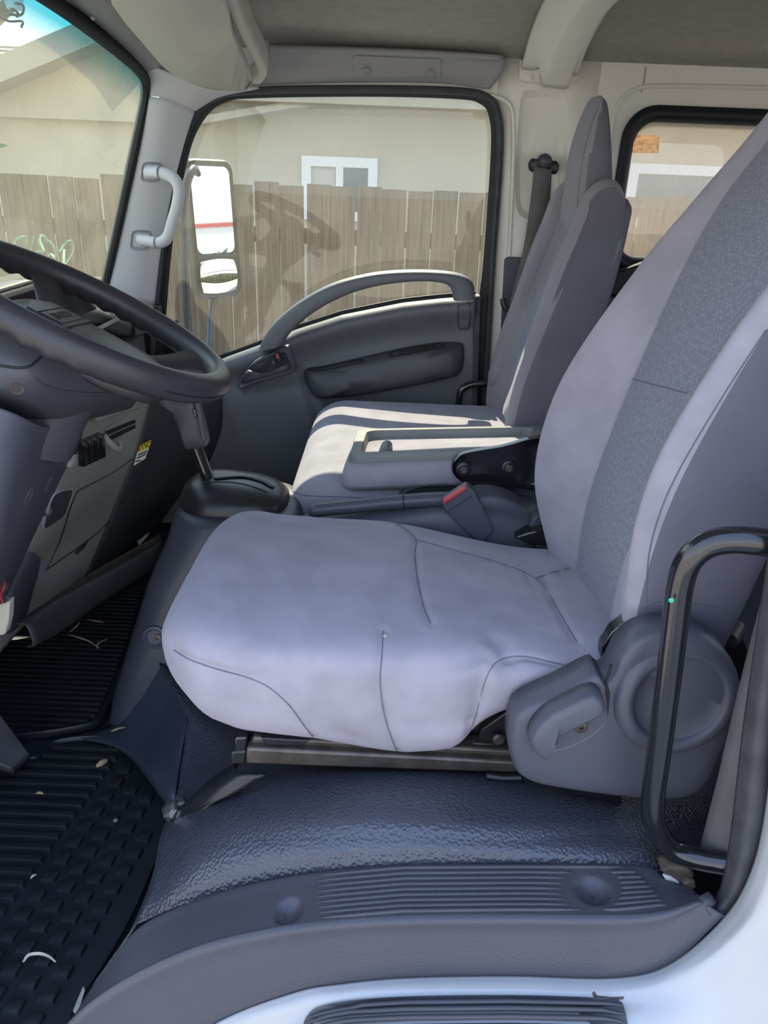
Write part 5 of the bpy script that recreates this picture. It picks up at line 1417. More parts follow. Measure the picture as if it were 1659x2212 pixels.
# duct bar under the dash, foot-well kit
db = root('under_dash_bar', tuple(P(190, 1270, y=1.4)), 'dusty dark steel bar running under the dashboard', 'bar')
rows = PP([[(34, 1345, 1.12), (110, 1296, 1.25), (230, 1232, 1.45), (345, 1170, 1.66)],
           [(60, 1350, 1.11), (125, 1305, 1.24), (240, 1240, 1.44), (350, 1180, 1.65)],
           [(75, 1392, 1.11), (135, 1352, 1.24), (250, 1275, 1.44), (355, 1212, 1.65)],
           [(60, 1400, 1.13), (130, 1365, 1.26), (245, 1285, 1.46), (350, 1220, 1.67)]])
m_ = MB(); m_.grid(tens(rows, 3, 6)); m_.build('channel', rubber_w, db, angle=40, solid=0.004, solid_off=1)
rows = PP([[(100, 1300, 1.3), (200, 1235, 1.5), (345, 1155, 1.75)], [(115, 1312, 1.3), (210, 1250, 1.5), (350, 1172, 1.75)]])
m_ = MB(); m_.grid(tens(rows, 3, 6)); m_.build('upper_flange', rust, db, solid=0.004, solid_off=1)
kb = root('kick_bracket', tuple(P(290, 1150, y=1.9)), 'dirty pale bracket under the far end of the dash', 'bracket')
m_ = MB(); m_.prism([P(a, b, y=1.95) for a, b in ((255, 1160), (280, 1130), (310, 1120), (318, 1160), (300, 1180), (285, 1150), (262, 1170))], (0, 0.03, 0)); m_.build('plate', plastic_g, kb, bevel=0.003)
# wiring plug
wp = root('wiring_plug', tuple(P(10, 1310, y=1.0)), 'ivory wiring plug with red and black leads hanging under the dash', 'connector')
m_ = MB(); m_.prism([P(a, b, y=1.0) for a, b in ((-12, 1308), (20, 1300), (18, 1340), (10, 1372), (-12, 1376))], (0, 0.02, 0)); m_.build('plug_body', plug_w, wp, bevel=0.003)
for i, (mm, dx) in enumerate(((ink, 0), (red, 6), (ink, 11))):
    m_ = MB(); m_.tube(cat([P(4 + dx * 0.8, 1305, y=1.005), P(-4 + dx, 1285, y=1.0), P(6 + dx, 1262, y=1.0), P(12 + dx * 0.4, 1240, y=1.04)], 5), 0.003, 8); m_.build('lead', mm, wp)

# ================================================================== FLOOR COVER, MATS, PEDAL
fc = root('engine_cover', (0.1, 0.8, -1.0), 'embossed blue-grey vinyl cover under the driver seat', 'floor cover')
rows = PP([[(345, 1430, 1.22), (480, 1500, 1.20), (800, 1560, 1.12), (1100, 1570, 1.12), (1350, 1590, 1.12), (1600, 1630, 1.12)],
           [(400, 1560, 1.06), (520, 1600, 1.0), (800, 1612, .98), (1100, 1622, .98), (1350, 1640, .98), (1600, 1680, .98)],
           [(372, 1730, .90), (470, 1690, .86), (800, 1672, .80), (1100, 1682, .80), (1350, 1712, .81), (1580, 1750, .84)],
           [(352, 1800, .80), (480, 1765, .752), (800, 1752, .708), (1100, 1765, .704), (1350, 1768, .735), (1560, 1800, .78)],
           [(338, 1870, .735), (470, 1835, .70), (800, 1815, .673), (1100, 1820, .671), (1350, 1806, .70), (1530, 1850, .74)],
           [(318, 1940, .69), (440, 1905, .672), (800, 1856, .659), (1100, 1852, .658), (1370, 1845, .672), (1500, 1890, .70)],
           [(290, 1998, .67), (420, 1952, .660), (800, 1885, .652), (1100, 1882, .652), (1370, 1887, .652), (1480, 1932, .655)]])
V = tens(rows, 10, 12); m_ = MB(); m_.grid(V); fcb = m_.bvh(); m_.build('vinyl_top', vinyl, fc, angle=180, solid=0.004, solid_off=1)
rows = PP([[(400, 1560, 1.06), (372, 1730, .90), (352, 1800, .80), (338, 1870, .735), (318, 1940, .69), (290, 1998, .67), (205, 2120, .640)],
           [(396, 1568, 1.07), (366, 1738, .915), (345, 1815, .815), (330, 1890, .75), (305, 1965, .705), (268, 2040, .68), (195, 2140, .643)]])
low = [P(385, 1590, z=-1.03), P(362, 1750, z=-1.03), P(352, 1840, z=-1.03), P(318, 1925, z=-1.03), P(280, 2010, z=-1.03), P(240, 2085, z=-1.03), P(180, 2165, z=-1.03)]
rows.append(low)
V = tens(rows, 6, 6); m_ = MB(); m_.grid(V); m_.build('vinyl_side', vinyl, fc, angle=180, solid=0.003, solid_off=1)
# vinyl skirt between the tower and the cover
rows = PP([[(330, 1420, 1.24), (384, 1490, 1.16), (402, 1556, 1.06)],
           [(280, 1500, 1.23), (338, 1568, 1.13), (388, 1645, .98)],
           [(242, 1562, 1.21), (304, 1634, 1.08), (373, 1730, .90)]])
rows.append([P(160, 1590, z=-1.03), P(268, 1628, z=-1.03), P(358, 1738, z=-1.03)])
V = tens(rows, 8, 8); m_ = MB(); m_.grid(V); m_.build('vinyl_skirt', vinyl_s, fc, angle=180, solid=0.003, solid_off=1)

MZ = -1.036
def rubber_mat(name, outline, z, label):
    r_ = root(name, tuple(P(*outline[0], z=z)), label, 'floor mat')
    q = [P(a, b, z=z) for a, b in cat(outline, 5, True)]
    m_ = MB(); m_.dome(q, (0, 0, 1), [(0, -0.006), (0, 0.004), (0.008, 0.009), (0.02, 0.009), (0.035, 0.002), (0.5, 0.002)]); m_.build('mat_sheet', mat_rub, r_, angle=50)
    return r_, [(p[0], p[1]) for p in q]
def inside(pt, pg, mrg=0.0):
    x, y = pt; c = False; n = len(pg)
    for i in range(n):
        (x1, y1), (x2, y2) = pg[i], pg[i - 1]
        if (y1 > y) != (y2 > y) and x < (x2 - x1) * (y - y1) / (y2 - y1) + x1: c = not c
    if c and mrg:
        for i in range(n):
            a = np.array(pg[i]); b = np.array(pg[i - 1]); d = b - a
            t = min(max(np.dot(np.array(pt) - a, d) / (d @ d + 1e-12), 0), 1)
            if np.linalg.norm(a + d * t - np.array(pt)) < mrg: return False
    return c
def spans(y, pg, mrg=0.02):
    xs = []
    n = len(pg)
    for i in range(n):
        (x1, y1), (x2, y2) = pg[i], pg[i - 1]
        if (y1 > y) != (y2 > y): xs.append((x2 - x1) * (y - y1) / (y2 - y1) + x1)
    xs.sort()
    return [(xs[k] + mrg, xs[k + 1] - mrg) for k in range(0, len(xs) - 1, 2) if xs[k + 1] - xs[k] > 2 * mrg + 0.01]

mo = [(-160, 1640), (0, 1640), (70, 1640), (120, 1604), (200, 1594), (238, 1602), (300, 1645), (352, 1700), (368, 1745), (352, 1830), (318, 1915), (282, 1995), (222, 2100), (160, 2190), (100, 2290), (-300, 2330)]
mr, mpg = rubber_mat('floor_mat', mo, MZ, 'black ribbed rubber floor mat with square studs in the driver footwell')
blk = MB(); blk.grid([[(-.0115, -.0095, 0), (.0115, -.0095, 0), (.0115, .0095, 0), (-.0115, .0095, 0)], [(-.0105, -.0085, .006), (.0105, -.0085, .006), (.0105, .0085, .006), (-.0105, .0085, .006)], [(-.008, -.006, .007), (.008, -.006, .007), (.008, .006, .007), (-.008, .006, .007)]], cv=True, cap0=True, cap1=True)
b0 = blk.build('stud', mat_rub, None, angle=50)
first = True
dl = np.array([0.20, 1.0]); dl /= np.linalg.norm(dl); dr = np.array([dl[1], -dl[0]])
xdiv = lambda y: P(235, 1690, z=MZ)[0] + (y - P(235, 1690, z=MZ)[1]) * 0.17
cnt = 0
for i in range(-2, 12):
    for j in range(-3, 26):
        y = 0.58 + j * 0.034 + (0.017 if i % 2 else 0)
        x = xdiv(y) + 0.016 + i * 0.036
        if y > 1.14 or not inside((x, y), mpg, 0.026) or x < xdiv(y) - 0.002: continue
        p_ = Vector((x, y, MZ + 0.002)) - wloc(mr)
        o = b0 if first else dup(b0, mr)
        first = False
        o.parent = mr; o.location = p_; o.rotation_euler = (0, 0, -0.12); cnt += 1
for k in range(24):
    y = 0.60 + k * 0.0235
    for x0, x1 in spans(y, mpg, 0.012):
        x1 = min(x1, xdiv(y) - 0.012)
        if x1 - x0 < 0.03: continue
        m_ = MB(); m_.grid([[(x0, y - .0065, MZ + .001), (x1, y - .0065, MZ + .001), (x1, y + .0065, MZ + .001), (x0, y + .0065, MZ + .001)], [(x0 + .003, y - .004, MZ + .010), (x1 - .003, y - .004, MZ + .010), (x1 - .003, y + .004, MZ + .010), (x0 + .003, y + .004, MZ + .010)]], cv=True, cap1=True)
        m_.build('rib', mat_rub, mr, angle=50)
mo2 = [(-150, 1480), (-60, 1400), (60, 1384), (180, 1330), (300, 1255), (330, 1225), (318, 1290), (290, 1390), (262, 1470), (232, 1540), (205, 1566), (150, 1580), (60, 1592), (-80, 1600)]
mr2, mpg2 = rubber_mat('floor_mat', mo2, MZ + 0.004, 'black ribbed rubber mat under the dashboard beside the gear tower')
for k in range(44):
    y = 1.18 + k * 0.0175
    for x0, x1 in spans(y, mpg2, 0.015):
        if x1 - x0 < 0.03: continue
        z = MZ + 0.004
        m_ = MB(); m_.grid([[(x0, y - .005, z + .001), (x1, y - .005, z + .001), (x1, y + .005, z + .001), (x0, y + .005, z + .001)], [(x0 + .003, y - .003, z + .009), (x1 - .003, y - .003, z + .009), (x1 - .003, y + .003, z + .009), (x0 + .003, y + .003, z + .009)]], cv=True, cap1=True)
        m_.build('rib', mat_rub, mr2, angle=50)
# pedal
pe = root('accelerator_pedal', tuple(P(20, 1640, z=MZ)), 'black accelerator pedal with a ribbed pad at the left edge', 'pedal')
m_ = MB(); m_.prism([P(-60, 1500, y=1.10), P(-8, 1548, y=1.10), P(62, 1640, y=1.07), P(20, 1672, y=1.02), P(-60, 1640, y=1.02)], np.array([0.008, -0.004, 0.016])); m_.build('pad', rubber_w, pe, bevel=0.004)
m_ = MB(); m_.prism([P(-60, 1650, z=MZ + .012), P(30, 1678, z=MZ + .012), P(66, 1642, z=MZ + .012), P(50, 1625, z=MZ + .012), P(-60, 1620, z=MZ + .012)], (0, 0, 0.014)); m_.build('heel_base', rubber, pe, bevel=0.004)
for i in range(5):
    a = P(-30 + i * 16, 1560 + i * 17, y=1.085); b = P(-48 + i * 14, 1585 + i * 18, y=1.055)
    m_ = MB(); m_.tube([a + np.array([.009, -.005, .017]), b + np.array([.009, -.005, .017])], 0.002, 6); m_.build('pad_rib', rubber_w, pe)

# litter on the mats
def litter(pix, z, r, m, lab, name, cat_='debris', flat=None):
    q = cat([P(a, b, z=z + (c if len(t) > 2 else 0)) for t in pix for a, b, c in [(t[0], t[1], t[2] if len(t) > 2 else 0)]], 4)
    mm = MB(); mm.tube(q, r, 6, rfun=lambda t: 0.45 + 0.55 * math.sin(math.pi * t), flat=flat)
    return tag(mm.build(name, m), lab, cat_, 'bits of dry litter on the floor mats')
litter([(50, 2078), (62, 2063, .01), (85, 2060, .014), (105, 2066, .01), (120, 2078)], MZ + .013, .0028, scrap_m, 'curled white strip lying on the floor mat studs', 'curled_strip', flat=(1, .4))
litter([(208, 1656), (220, 1648, .003), (232, 1643)], MZ + .014, .004, straw, 'pinkish dry leaf on the mat near the tower foot', 'dry_leaf', flat=(1.4, .3))
litter([(240, 1580), (255, 1574, .004), (270, 1571)], MZ + .03, .002, straw, 'straw by the foot of the gear tower', 'straw')
litter([(78, 1714), (86, 1712, .003), (94, 1715)], MZ + .016, .0025, straw, 'straw lying on the ribs of the driver mat', 'straw')
litter([(66, 1898), (72, 1891, .003), (79, 1890)], MZ + .013, .002, scrap_m, 'white crumb at the stud edge of the driver mat', 'crumb')
litter([(145, 1370), (165, 1376, .01), (190, 1384, .004), (215, 1400)], MZ + .02, .0018, straw, 'long straw on the mat under the dash bar', 'straw')
litter([(150, 1366), (168, 1350, .012), (172, 1340)], MZ + .02, .0016, straw, 'forked straw leaning on the under-dash bar', 'straw')
litter([(188, 1338), (208, 1342, .004), (224, 1344)], MZ + .02, .0018, straw, 'straw below the under-dash bar by the sunlit ribs', 'straw')
litter([(208, 1402), (212, 1390, .006), (232, 1380)], MZ + .016, .0015, straw, 'thin bent straw near the gear tower screw', 'straw')
p_ = P(250, 1774, z=MZ + .012); m_ = MB(); m_.lathe(p_, (0.1, 0, 1), [(.003, 0), (.0042, .002), (.0035, .004), (.0015, .005)], 8); tag(m_.build('pebble', stone_m), 'small pale pebble among the mat studs', 'pebble')
m_ = MB(); m_.prism([P(a, b, z=MZ + .014) for a, b in ((158, 2185), (180, 2132), (184, 2140), (166, 2196))], (0, 0, .002)); tag(m_.build('paper_scrap', scrap_m, smooth=False), 'scrap of tan paper wedged at the mat edge by the sill', 'paper scrap')

# ================================================================== SILL
sl = root('scuff_plate', (0.2, 0.58, -0.75), 'blue-grey ribbed plastic scuff plate along the door sill', 'scuff plate')
inn = [(150, 2212, .620), (215, 2110, .625), (300, 2004, .640), (420, 1946, .648), (550, 1908, .650), (690, 1884, .652), (870, 1868, .652), (1100, 1866, .652), (1370, 1868, .652), (1440, 1898, .640), (1500, 1924, .622)]
rid = [(118, 2240, .585), (190, 2172, .583), (290, 2110, .582), (420, 2052, .581), (550, 2018, .580), (690, 1996, .580), (870, 1984, .580), (1100, 1981, .580), (1330, 1982, .580), (1430, 1972, .583), (1510, 1945, .590)]
bot = [(330, 2300, .560), (400, 2245, .560), (480, 2202, .560), (560, 2172, .560), (640, 2143, .560), (740, 2125, .560), (880, 2112, .560), (1100, 2108, .560), (1330, 2112, .560), (1450, 2080, .565), (1566, 1978, .580)]
I_, R_, B_ = (cat(PP([x])[0], 26) for x in (inn, rid, bot))
rows = []
for a, b, c in zip(I_, R_, B_):
    up = np.array([0, 0, 1])
    rows.append(cat([a - up * 0.012, a, a + (b - a) * 0.25, a + (b - a) * 0.5, a + (b - a) * 0.75, a + (b - a) * 0.90, b + (a - b) * 0.03 + up * 0.0, b + (c - b) * 0.06 + np.array([0, -0.002, 0]), b + (c - b) * 0.25, b + (c - b) * 0.6, c, c + np.array([0, 0.012, -0.003])], 6))
V = np.array(rows)
m_ = MB(); m_.grid(V); slb = m_.bvh()
for px, py, rr in ((622, 1968, 0.0175), (1281, 1924, 0.0195)):     # moulded screw wells
    p0, n0 = hit(slb, px, py)
    d = np.linalg.norm(V - p0, axis=2) / rr
    V = V - n0 * np.where(d < 1, 0.011 * (1 - np.clip(d, 0, 1) ** 2) ** 0.8, 0)[..., None]
m_ = MB(); m_.grid(V); slb = m_.bvh(); slo = m_.build('plate', scuff_m, sl, angle=180, solid=0.003, solid_off=1)
for px, py in ((612, 1980), (1279, 1940)):
    p0, n0 = hit(slb, px, py)
    m_ = MB(); m_.lathe(p0, n0, [(0.003, -0.001), (0.0028, 0.0006), (0.001, 0.0008)], 12); m_.build('screw', steel_d, slo)
# raised ribs
ribs_l = [(690, 1902), (680, 1918), (682, 1933), (681, 1948), (684, 1960), (690, 1974), (700, 1982)]
for i in range(9):
    t = i / 8
    pts = []
    for px in np.linspace(0, 1, 12):
        pass
    def rib_y(x, t=t):
        yi = np.interp(x, [690, 870, 1100, 1370, 1440], [1886, 1870, 1868, 1868, 1868]); yo = np.interp(x, [680, 870, 1100, 1330, 1430], [1987, 1971, 1968, 1968, 1958])
        return yi + (yo - yi) * (0.05 + 0.92 * t)
    x0 = 690 - 8 * math.sin(math.pi * (0.1 + 0.8 * t)); x1 = 1358 + 82 * t ** 0.7
    hole_c, hole_r = 1279, 62 * math.sqrt(max(0, 1 - ((t - 0.52) / 0.52) ** 2))
    segs = [(x0, hole_c - hole_r), (hole_c + hole_r, x1)] if t > 0.02 else [(x0, x1)]
    for s0, s1 in segs:
        if s1 - s0 < 15: continue
        q = []
        for x in np.linspace(s0, s1, 26):
            p, n_ = hit(slb, x, rib_y(x))
            if p is not None: q.append(p)
        if len(q) > 3:
            m_ = MB(); m_.tube(q, 0.0026, 8, rfun=lambda u: min(1, 0.35 + 6 * min(u, 1 - u)), up=(0, 0, 1)); m_.build('rib', scuff_m, slo, angle=180)
# body sill in white paint, round the doorway corner
bo = [(240, 2390, .555), (330, 2300, .558), (480, 2203, .559), (640, 2143, .559), (740, 2125, .559), (880, 2112, .559), (1100, 2108, .559), (1330, 2112, .559), (1450, 2080, .564), (1566, 1978, .579), (1622, 1880, .585), (1652, 1750, .59), (1672, 1550, .59), (1690, 1350, .59), (1710, 1100, .59)]
b1 = [(260, 2400, .545), (350, 2318, .547), (500, 2225, .547), (655, 2166, .547), (750, 2147, .547), (885, 2132, .547), (1100, 2128, .547), (1335, 2133, .547), (1462, 2100, .550), (1585, 1995, .562), (1642, 1888, .570), (1672, 1755, .575), (1692, 1550, .575), (1712, 1350, .575), (1732, 1100, .575)]
b2 = [(290, 2420, .535), (380, 2345, .536), (530, 2262, .536), (672, 2200, .536), (765, 2178, .536), (890, 2160, .536), (1100, 2155, .536), (1340, 2160, .536), (1485, 2130, .538), (1620, 2020, .545), (1690, 1905, .555), (1720, 1760, .56), (1745, 1550, .56), (1765, 1350, .56), (1785, 1100, .56)]
b3 = [(400, 2520, .50), (470, 2440, .50), (580, 2350, .50), (690, 2290, .50), (780, 2270, .50), (900, 2260, .50), (1100, 2258, .50), (1350, 2262, .50), (1540, 2235, .51), (1700, 2120, .53), (1800, 1980, .55), (1860, 1800, .555), (1900, 1550, .555), (1920, 1350, .555), (1940, 1100, .555)]
b4 = [(500, 2700, .47), (560, 2620, .47), (640, 2540, .47), (720, 2500, .47), (800, 2490, .47), (900, 2480, .47), (1100, 2480, .47), (1380, 2480, .47), (1600, 2430, .48), (1850, 2250, .51), (2000, 2050, .54), (2080, 1850, .55), (2120, 1550, .55), (2140, 1350, .55), (2160, 1100, .55)]
rows = [cat(PP([x])[0], 6) for x in (bo, b1, b2, b3, b4)]
V = np.array(rows).transpose(1, 0, 2); V = np.array([cat(r, 5) for r in V])
m_ = MB(); m_.grid(V); bsb = m_.bvh()
bs = root('body_sill', (0.3, 0.53, -0.85), 'white painted body sill curving up round the doorway corner', 'body sill')
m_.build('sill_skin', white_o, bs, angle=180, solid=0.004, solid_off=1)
# chip in the paint
q = [hit(bsb, a, b, 0.0004)[0] for a, b in ((1279, 2146), (1284, 2142), (1290, 2152), (1322, 2155), (1348, 2154), (1346, 2159), (1300, 2160), (1284, 2158))]
m_ = MB(); m_.prism(q, (0, 0.0006, 0)); m_.build('paint_chip', rust, bs, smooth=False)
# outer step
os_ = root('step_plate', (0.2, 0.5, -0.82), 'dark ribbed step pad on the white body sill', 'step')
so = [(640, 2290), (652, 2225), (664, 2195), (690, 2178), (760, 2164), (880, 2155), (1100, 2152), (1300, 2158), (1338, 2164), (1350, 2185), (1360, 2240), (1364, 2290)]
q = [hit(bsb, a, b)[0] for a, b in cat(so, 4, True)]
q = [x for x in q if x is not None]
_, nn = hit(bsb, 1000, 2190)
m_ = MB(); m_.dome(q, nn, [(0, -0.003), (0.004, 0.004), (0.02, 0.005), (0.4, 0.005)]); m_.build('pad', plastic_d, os_, angle=60)
for i in range(5):
    pts = []
    for x in np.linspace(672 - i * 6, 1345 + i * 3, 30):
        yb = np.interp(x, [640, 690, 760, 880, 1100, 1300, 1360], [2200, 2182, 2170, 2162, 2159, 2164, 2172]) + 8 + i * 16
        p, n_ = hit(bsb, x, yb, 0.0055)
        if p is not None: pts.append(p)
    if len(pts) > 4:
        m_ = MB(); m_.tube(pts, 0.0028, 8, rfun=lambda u: min(1, 0.35 + 8 * min(u, 1 - u))); m_.build('rib', plastic_d, os_, angle=180)

# ---- weatherstrip on the near pillar
wsr = root('weatherstrip', (0.4, 0.6, -0.75), 'worn black rubber weatherstrip round the near doorway corner', 'weatherstrip')
lf = [(1500, 1925, .615), (1530, 1950, .605), (1552, 1925, .605), (1568, 1860, .608), (1582, 1760, .61), (1600, 1600, .61), (1622, 1440, .61), (1645, 1290, .61), (1672, 1120, .61), (1720, 850, .61)]
ce = [(1512, 1935, .598), (1545, 1968, .588), (1580, 1935, .586), (1602, 1865, .588), (1620, 1760, .59), (1638, 1600, .59), (1658, 1440, .59), (1680, 1290, .59), (1705, 1120, .59), (1752, 850, .59)]
rt = [(1522, 1945, .605), (1566, 1982, .590), (1610, 1940, .590), (1640, 1862, .592), (1660, 1760, .594), (1680, 1600, .60), (1700, 1440, .60), (1722, 1290, .60), (1748, 1120, .60), (1800, 850, .60)]
rows = [cat(PP([x])[0], 6) for x in (lf, ce, rt)]
V = np.array(rows).transpose(1, 0, 2); V = np.array([cat(r, 6) for r in V])
m_ = MB(); m_.grid(V); m_.build('rubber', rubber_w, wsr, angle=180, solid=0.01, solid_off=1)

# ---- black entry bar
gb_ = root('grab_bar', tuple(P(1440, 1500, y=.665)), 'thick glossy black entry grab bar in front of the driver seat', 'grab bar', 'entry grab bars')
pth = [P(1760, 1185, y=.63), P(1660, 1172, y=.645), P(1585, 1166, y=.655), P(1530, 1176, y=.66), P(1490, 1208, y=.662), P(1470, 1260, y=.664), P(1458, 1350, y=.665), P(1440, 1500, y=.665), P(1424, 1620, y=.665), P(1410, 1730, y=.664), P(1418, 1790, y=.662), P(1448, 1832, y=.658), P(1500, 1854, y=.65), P(1580, 1868, y=.635)]
m_ = MB(); m_.tube(cat(pth, 10), 0.0132, 24); m_.build('tube', gloss_k, gb_, angle=180)
m_ = MB(); m_.lathe(P(1450, 1297, y=.6505), (-0.2, -1, 0.1), [(.0028, 0), (.0022, .0006), (.0005, .0007)], 9); m_.build('paint_spot', paint_spot_m, gb_)
# latch base behind the bar foot
lb = root('belt_anchor', tuple(P(1470, 1895, y=.64)), 'rusty belt anchor bolt at the foot of the black entry bar', 'anchor')
slab([(1428, 1882), (1445, 1874), (1490, 1876), (1500, 1890), (1496, 1915), (1470, 1918), (1450, 1905)], .64, 0.02, rust, 'anchor_plate', lb, 0.003)
slab([(1432, 1892), (1450, 1896), (1468, 1908), (1460, 1912), (1440, 1904)], .637, 0.004, paper, 'white_washer', lb, 0.001)
m_ = MB(); m_.lathe(P(1485, 1905, y=.64), (0, -1, 0.3), [(.008, 0), (.008, .006), (.005, .008)], 6); m_.build('anchor_bolt', rust, lb, smooth=False)

# ---- near seat belt
nb = root('driver_seat_belt', tuple(P(1560, 1600, y=.67)), 'grey driver seat belt webbing hanging beside the near pillar', 'seat belt')
lf = [(1700, 1120, .70), (1660, 1240, .69), (1622, 1380, .68), (1585, 1530, .675), (1550, 1680, .672), (1522, 1790, .67), (1500, 1880, .668)]
rt = [(1760, 1120, .66), (1720, 1240, .655), (1690, 1380, .65), (1655, 1530, .648), (1625, 1680, .645), (1600, 1790, .642), (1575, 1880, .64)]
rows = [cat(PP([x])[0], 6) for x in (lf, rt)]
V = np.array([rows[0], rows[0] * .66 + rows[1] * .34, rows[0] * .33 + rows[1] * .67, rows[1]]).transpose(1, 0, 2)
m_ = MB(); m_.grid(V); nbb = m_.bvh(); m_.build('webbing', webbing, nb, angle=180, solid=0.002)
q = [hit(nbb, a, b, 0.002)[0] for a, b in ((1522, 1770), (1582, 1776), (1572, 1842), (1516, 1832))]
if all(x is not None for x in q):
    m_ = MB(); m_.prism(q, (0, -0.001, 0)); m_.build('care_tag', paper, nb, smooth=False)
# added dark filler box, keeps the gap behind the seat dark
m_ = MB(); m_.box((0.68, 0.85, -0.84), (0.12, 0.44, 0.44))
tag(m_.build('gap_filler_box', plastic_d, bevel=0.01), 'dark filler added to close the gap behind the driver seat', 'gap filler')

# ---- far seat belt
fb2 = root('passenger_seat_belt', tuple(P(1175, 355, y=2.17)), 'grey passenger seat belt hanging from a black loop on the far pillar', 'seat belt')
lp_ = [(1143, 352), (1150, 342), (1160, 344), (1168, 334), (1180, 331), (1190, 338), (1194, 347), (1203, 348), (1208, 360), (1203, 374), (1194, 376), (1190, 366), (1160, 364), (1152, 372), (1144, 366)]
q = poly(cat(lp_, 3, True), 2.175); m_ = MB(); m_.dome(q, (0, -1, 0), [(0, -0.012), (0, 0), (0.08, 0.008), (0.3, 0.010)]); m_.build('anchor_loop', black_s, fb2, angle=60)
m_ = MB(); m_.lathe(P(1177, 348, y=2.168), (0, -1, 0), [(.018, 0), (.017, .008), (.011, .014), (.003, .016)], 20); m_.build('bolt_cap', plastic_d, fb2)
L1 = [(1154, 360, 2.16), (1145, 440, 2.15), (1132, 530, 2.13), (1115, 600, 2.11), (1100, 660, 2.10), (1084, 740, 2.09)]
R1 = [(1192, 366, 2.16), (1180, 440, 2.15), (1165, 530, 2.13), (1148, 600, 2.11), (1128, 660, 2.10), (1108, 740, 2.09)]
V = np.array([cat(PP([L1])[0], 5), cat(PP([R1])[0], 5)]); m_ = MB(); m_.grid(np.array([V[0], V.mean(0), V[1]])); m_.build('webbing', webbing, fb2, angle=180, solid=0.002)
L2 = [(1170, 366, 2.185), (1166, 440, 2.18), (1160, 520, 2.17), (1150, 600, 2.16), (1138, 680, 2.15)]
R2 = [(1192, 366, 2.185), (1188, 440, 2.18), (1180, 520, 2.17), (1168, 600, 2.16), (1156, 680, 2.15)]
V = np.array([cat(PP([L2])[0], 5), cat(PP([R2])[0], 5)]); m_ = MB(); m_.grid(np.array([V[0], V.mean(0), V[1]])); m_.build('return_webbing', webbing, fb2, angle=180, solid=0.002)
slab([(1090, 560), (1098, 555), (1165, 558), (1160, 760), (1080, 760)], 2.185, 0.012, plastic, 'retractor_cover', fb2, 0.004)
q = cat([P(1086, 645, y=2.085), P(1090, 662, y=2.08), P(1104, 670, y=2.08), P(1126, 668, y=2.085), P(1130, 655, y=2.09)], 5)
m_ = MB(); m_.tube(q, 0.008, 10); m_.build('tongue_grip', black_s, fb2)
q = cat([P(1104, 672, y=2.08), P(1106, 690, y=2.08), P(1112, 696, y=2.08), P(1118, 688, y=2.08), P(1116, 674, y=2.08)], 4)
m_ = MB(); m_.tube(q, 0.003, 8); m_.build('tongue', zinc, fb2)

# ================================================================== OUTSIDE: MIRROR, FENCE, HOUSE
mi = root('side_mirror', tuple(P(455, 640, y=2.62)), 'truck side mirror with a small convex mirror below, outside the far door', 'mirror')
mn = Vector((0.80, -0.60, 0.06)).normalized()
mc = Vector(P(458, 455, y=2.66)); mr_ = Vector((0, 0, 1)).cross(mn).normalized(); mu_ = mn.cross(mr_)
def mloop(cx, cz, hw, hh, r, d, n=6):
    o = []
    for sx, sz, a0 in ((1, 1, 0), (-1, 1, 90), (-1, -1, 180), (1, -1, 270)):
        for i in range(n + 1):
            a = math.radians(a0 + 90 * i / n)
            o.append(mc + mr_ * (cx + sx * (hw - r) + r * math.cos(a)) + mu_ * (cz + sz * (hh - r) + r * math.sin(a)) + mn * d)
    return o
m_ = MB(); m_.grid([mloop(0, -0.062, .070, .165, .04, -.05), mloop(0, -0.062, .095, .212, .04, -.02), mloop(0, -0.062, .098, .215, .035, .0), mloop(0, -0.062, .094, .210, .033, .008), mloop(0, -0.062, .086, .203, .03, .002)], cv=True, cap0=True, cap1=True); m_.build('housing', black_s, mi, angle=60)
m_ = MB(); m_.prism(mloop(0, 0.0, .080, .132, .024, .004), mn * 0.002); m_.build('flat_mirror', mirror_m, mi, smooth=False)
rows = []
for i in range(17):
    row = []
    for j in range(17):
        u, v = i / 8 - 1, j / 8 - 1
        uu, vv = u * math.sqrt(1 - v * v * 0.22), v * math.sqrt(1 - u * u * 0.22)
        row.append(mc + mr_ * (uu * .080) + mu_ * (-0.205 + vv * .055) + mn * (0.012 - 0.007 * (u * u + v * v) / 2))
    rows.append(row)
m_ = MB(); m_.grid(rows); m_.build('convex_mirror', mirror_m, mi, angle=180)
m_ = MB(); m_.box(mc + mn * 0.006 + mu_ * -0.142, (0.17, 0.012, 0.014), Matrix((mr_, mn, mu_)).transposed()); m_.build('divider', black_s, mi, bevel=0.003)
m_ = MB(); m_.tube(cat([mc - mn * 0.05 + Vector((0, 0, 0.08)), P(418, 365, y=2.58), P(400, 420, y=2.5), P(398, 560, y=2.42), P(404, 700, y=2.36), P(408, 760, y=2.32)], 6), 0.013, 10); m_.build('stay_arm', black_s, mi)
m_ = MB(); m_.tube(cat([mc + Vector((0, 0, -0.26)), P(455, 680, y=2.58), P(452, 740, y=2.45), P(440, 790, y=2.33)], 6), 0.010, 10); m_.build('lower_arm', black_s, mi)

# fence
FY = 4.9
fx0 = -4.6; ftop = P(800, 400, y=FY)[2]
fn = root('plank_fence', (0, FY, GROUND), 'tall weathered brown plank fence beside the truck', 'fence')
protos = []
for k in range(5):
    w_ = 0.144; hgt = ftop - GROUND + random.uniform(-0.012, 0.012)
    m_ = MB(); m_.box((0, 0, hgt / 2), (w_, 0.018, hgt))
    o = m_.build('plank', wood, fn, smooth=False, bevel=0.003, seg=1)
    protos.append(o)
n_pl = 62
off_ = Vector((0, FY, GROUND))
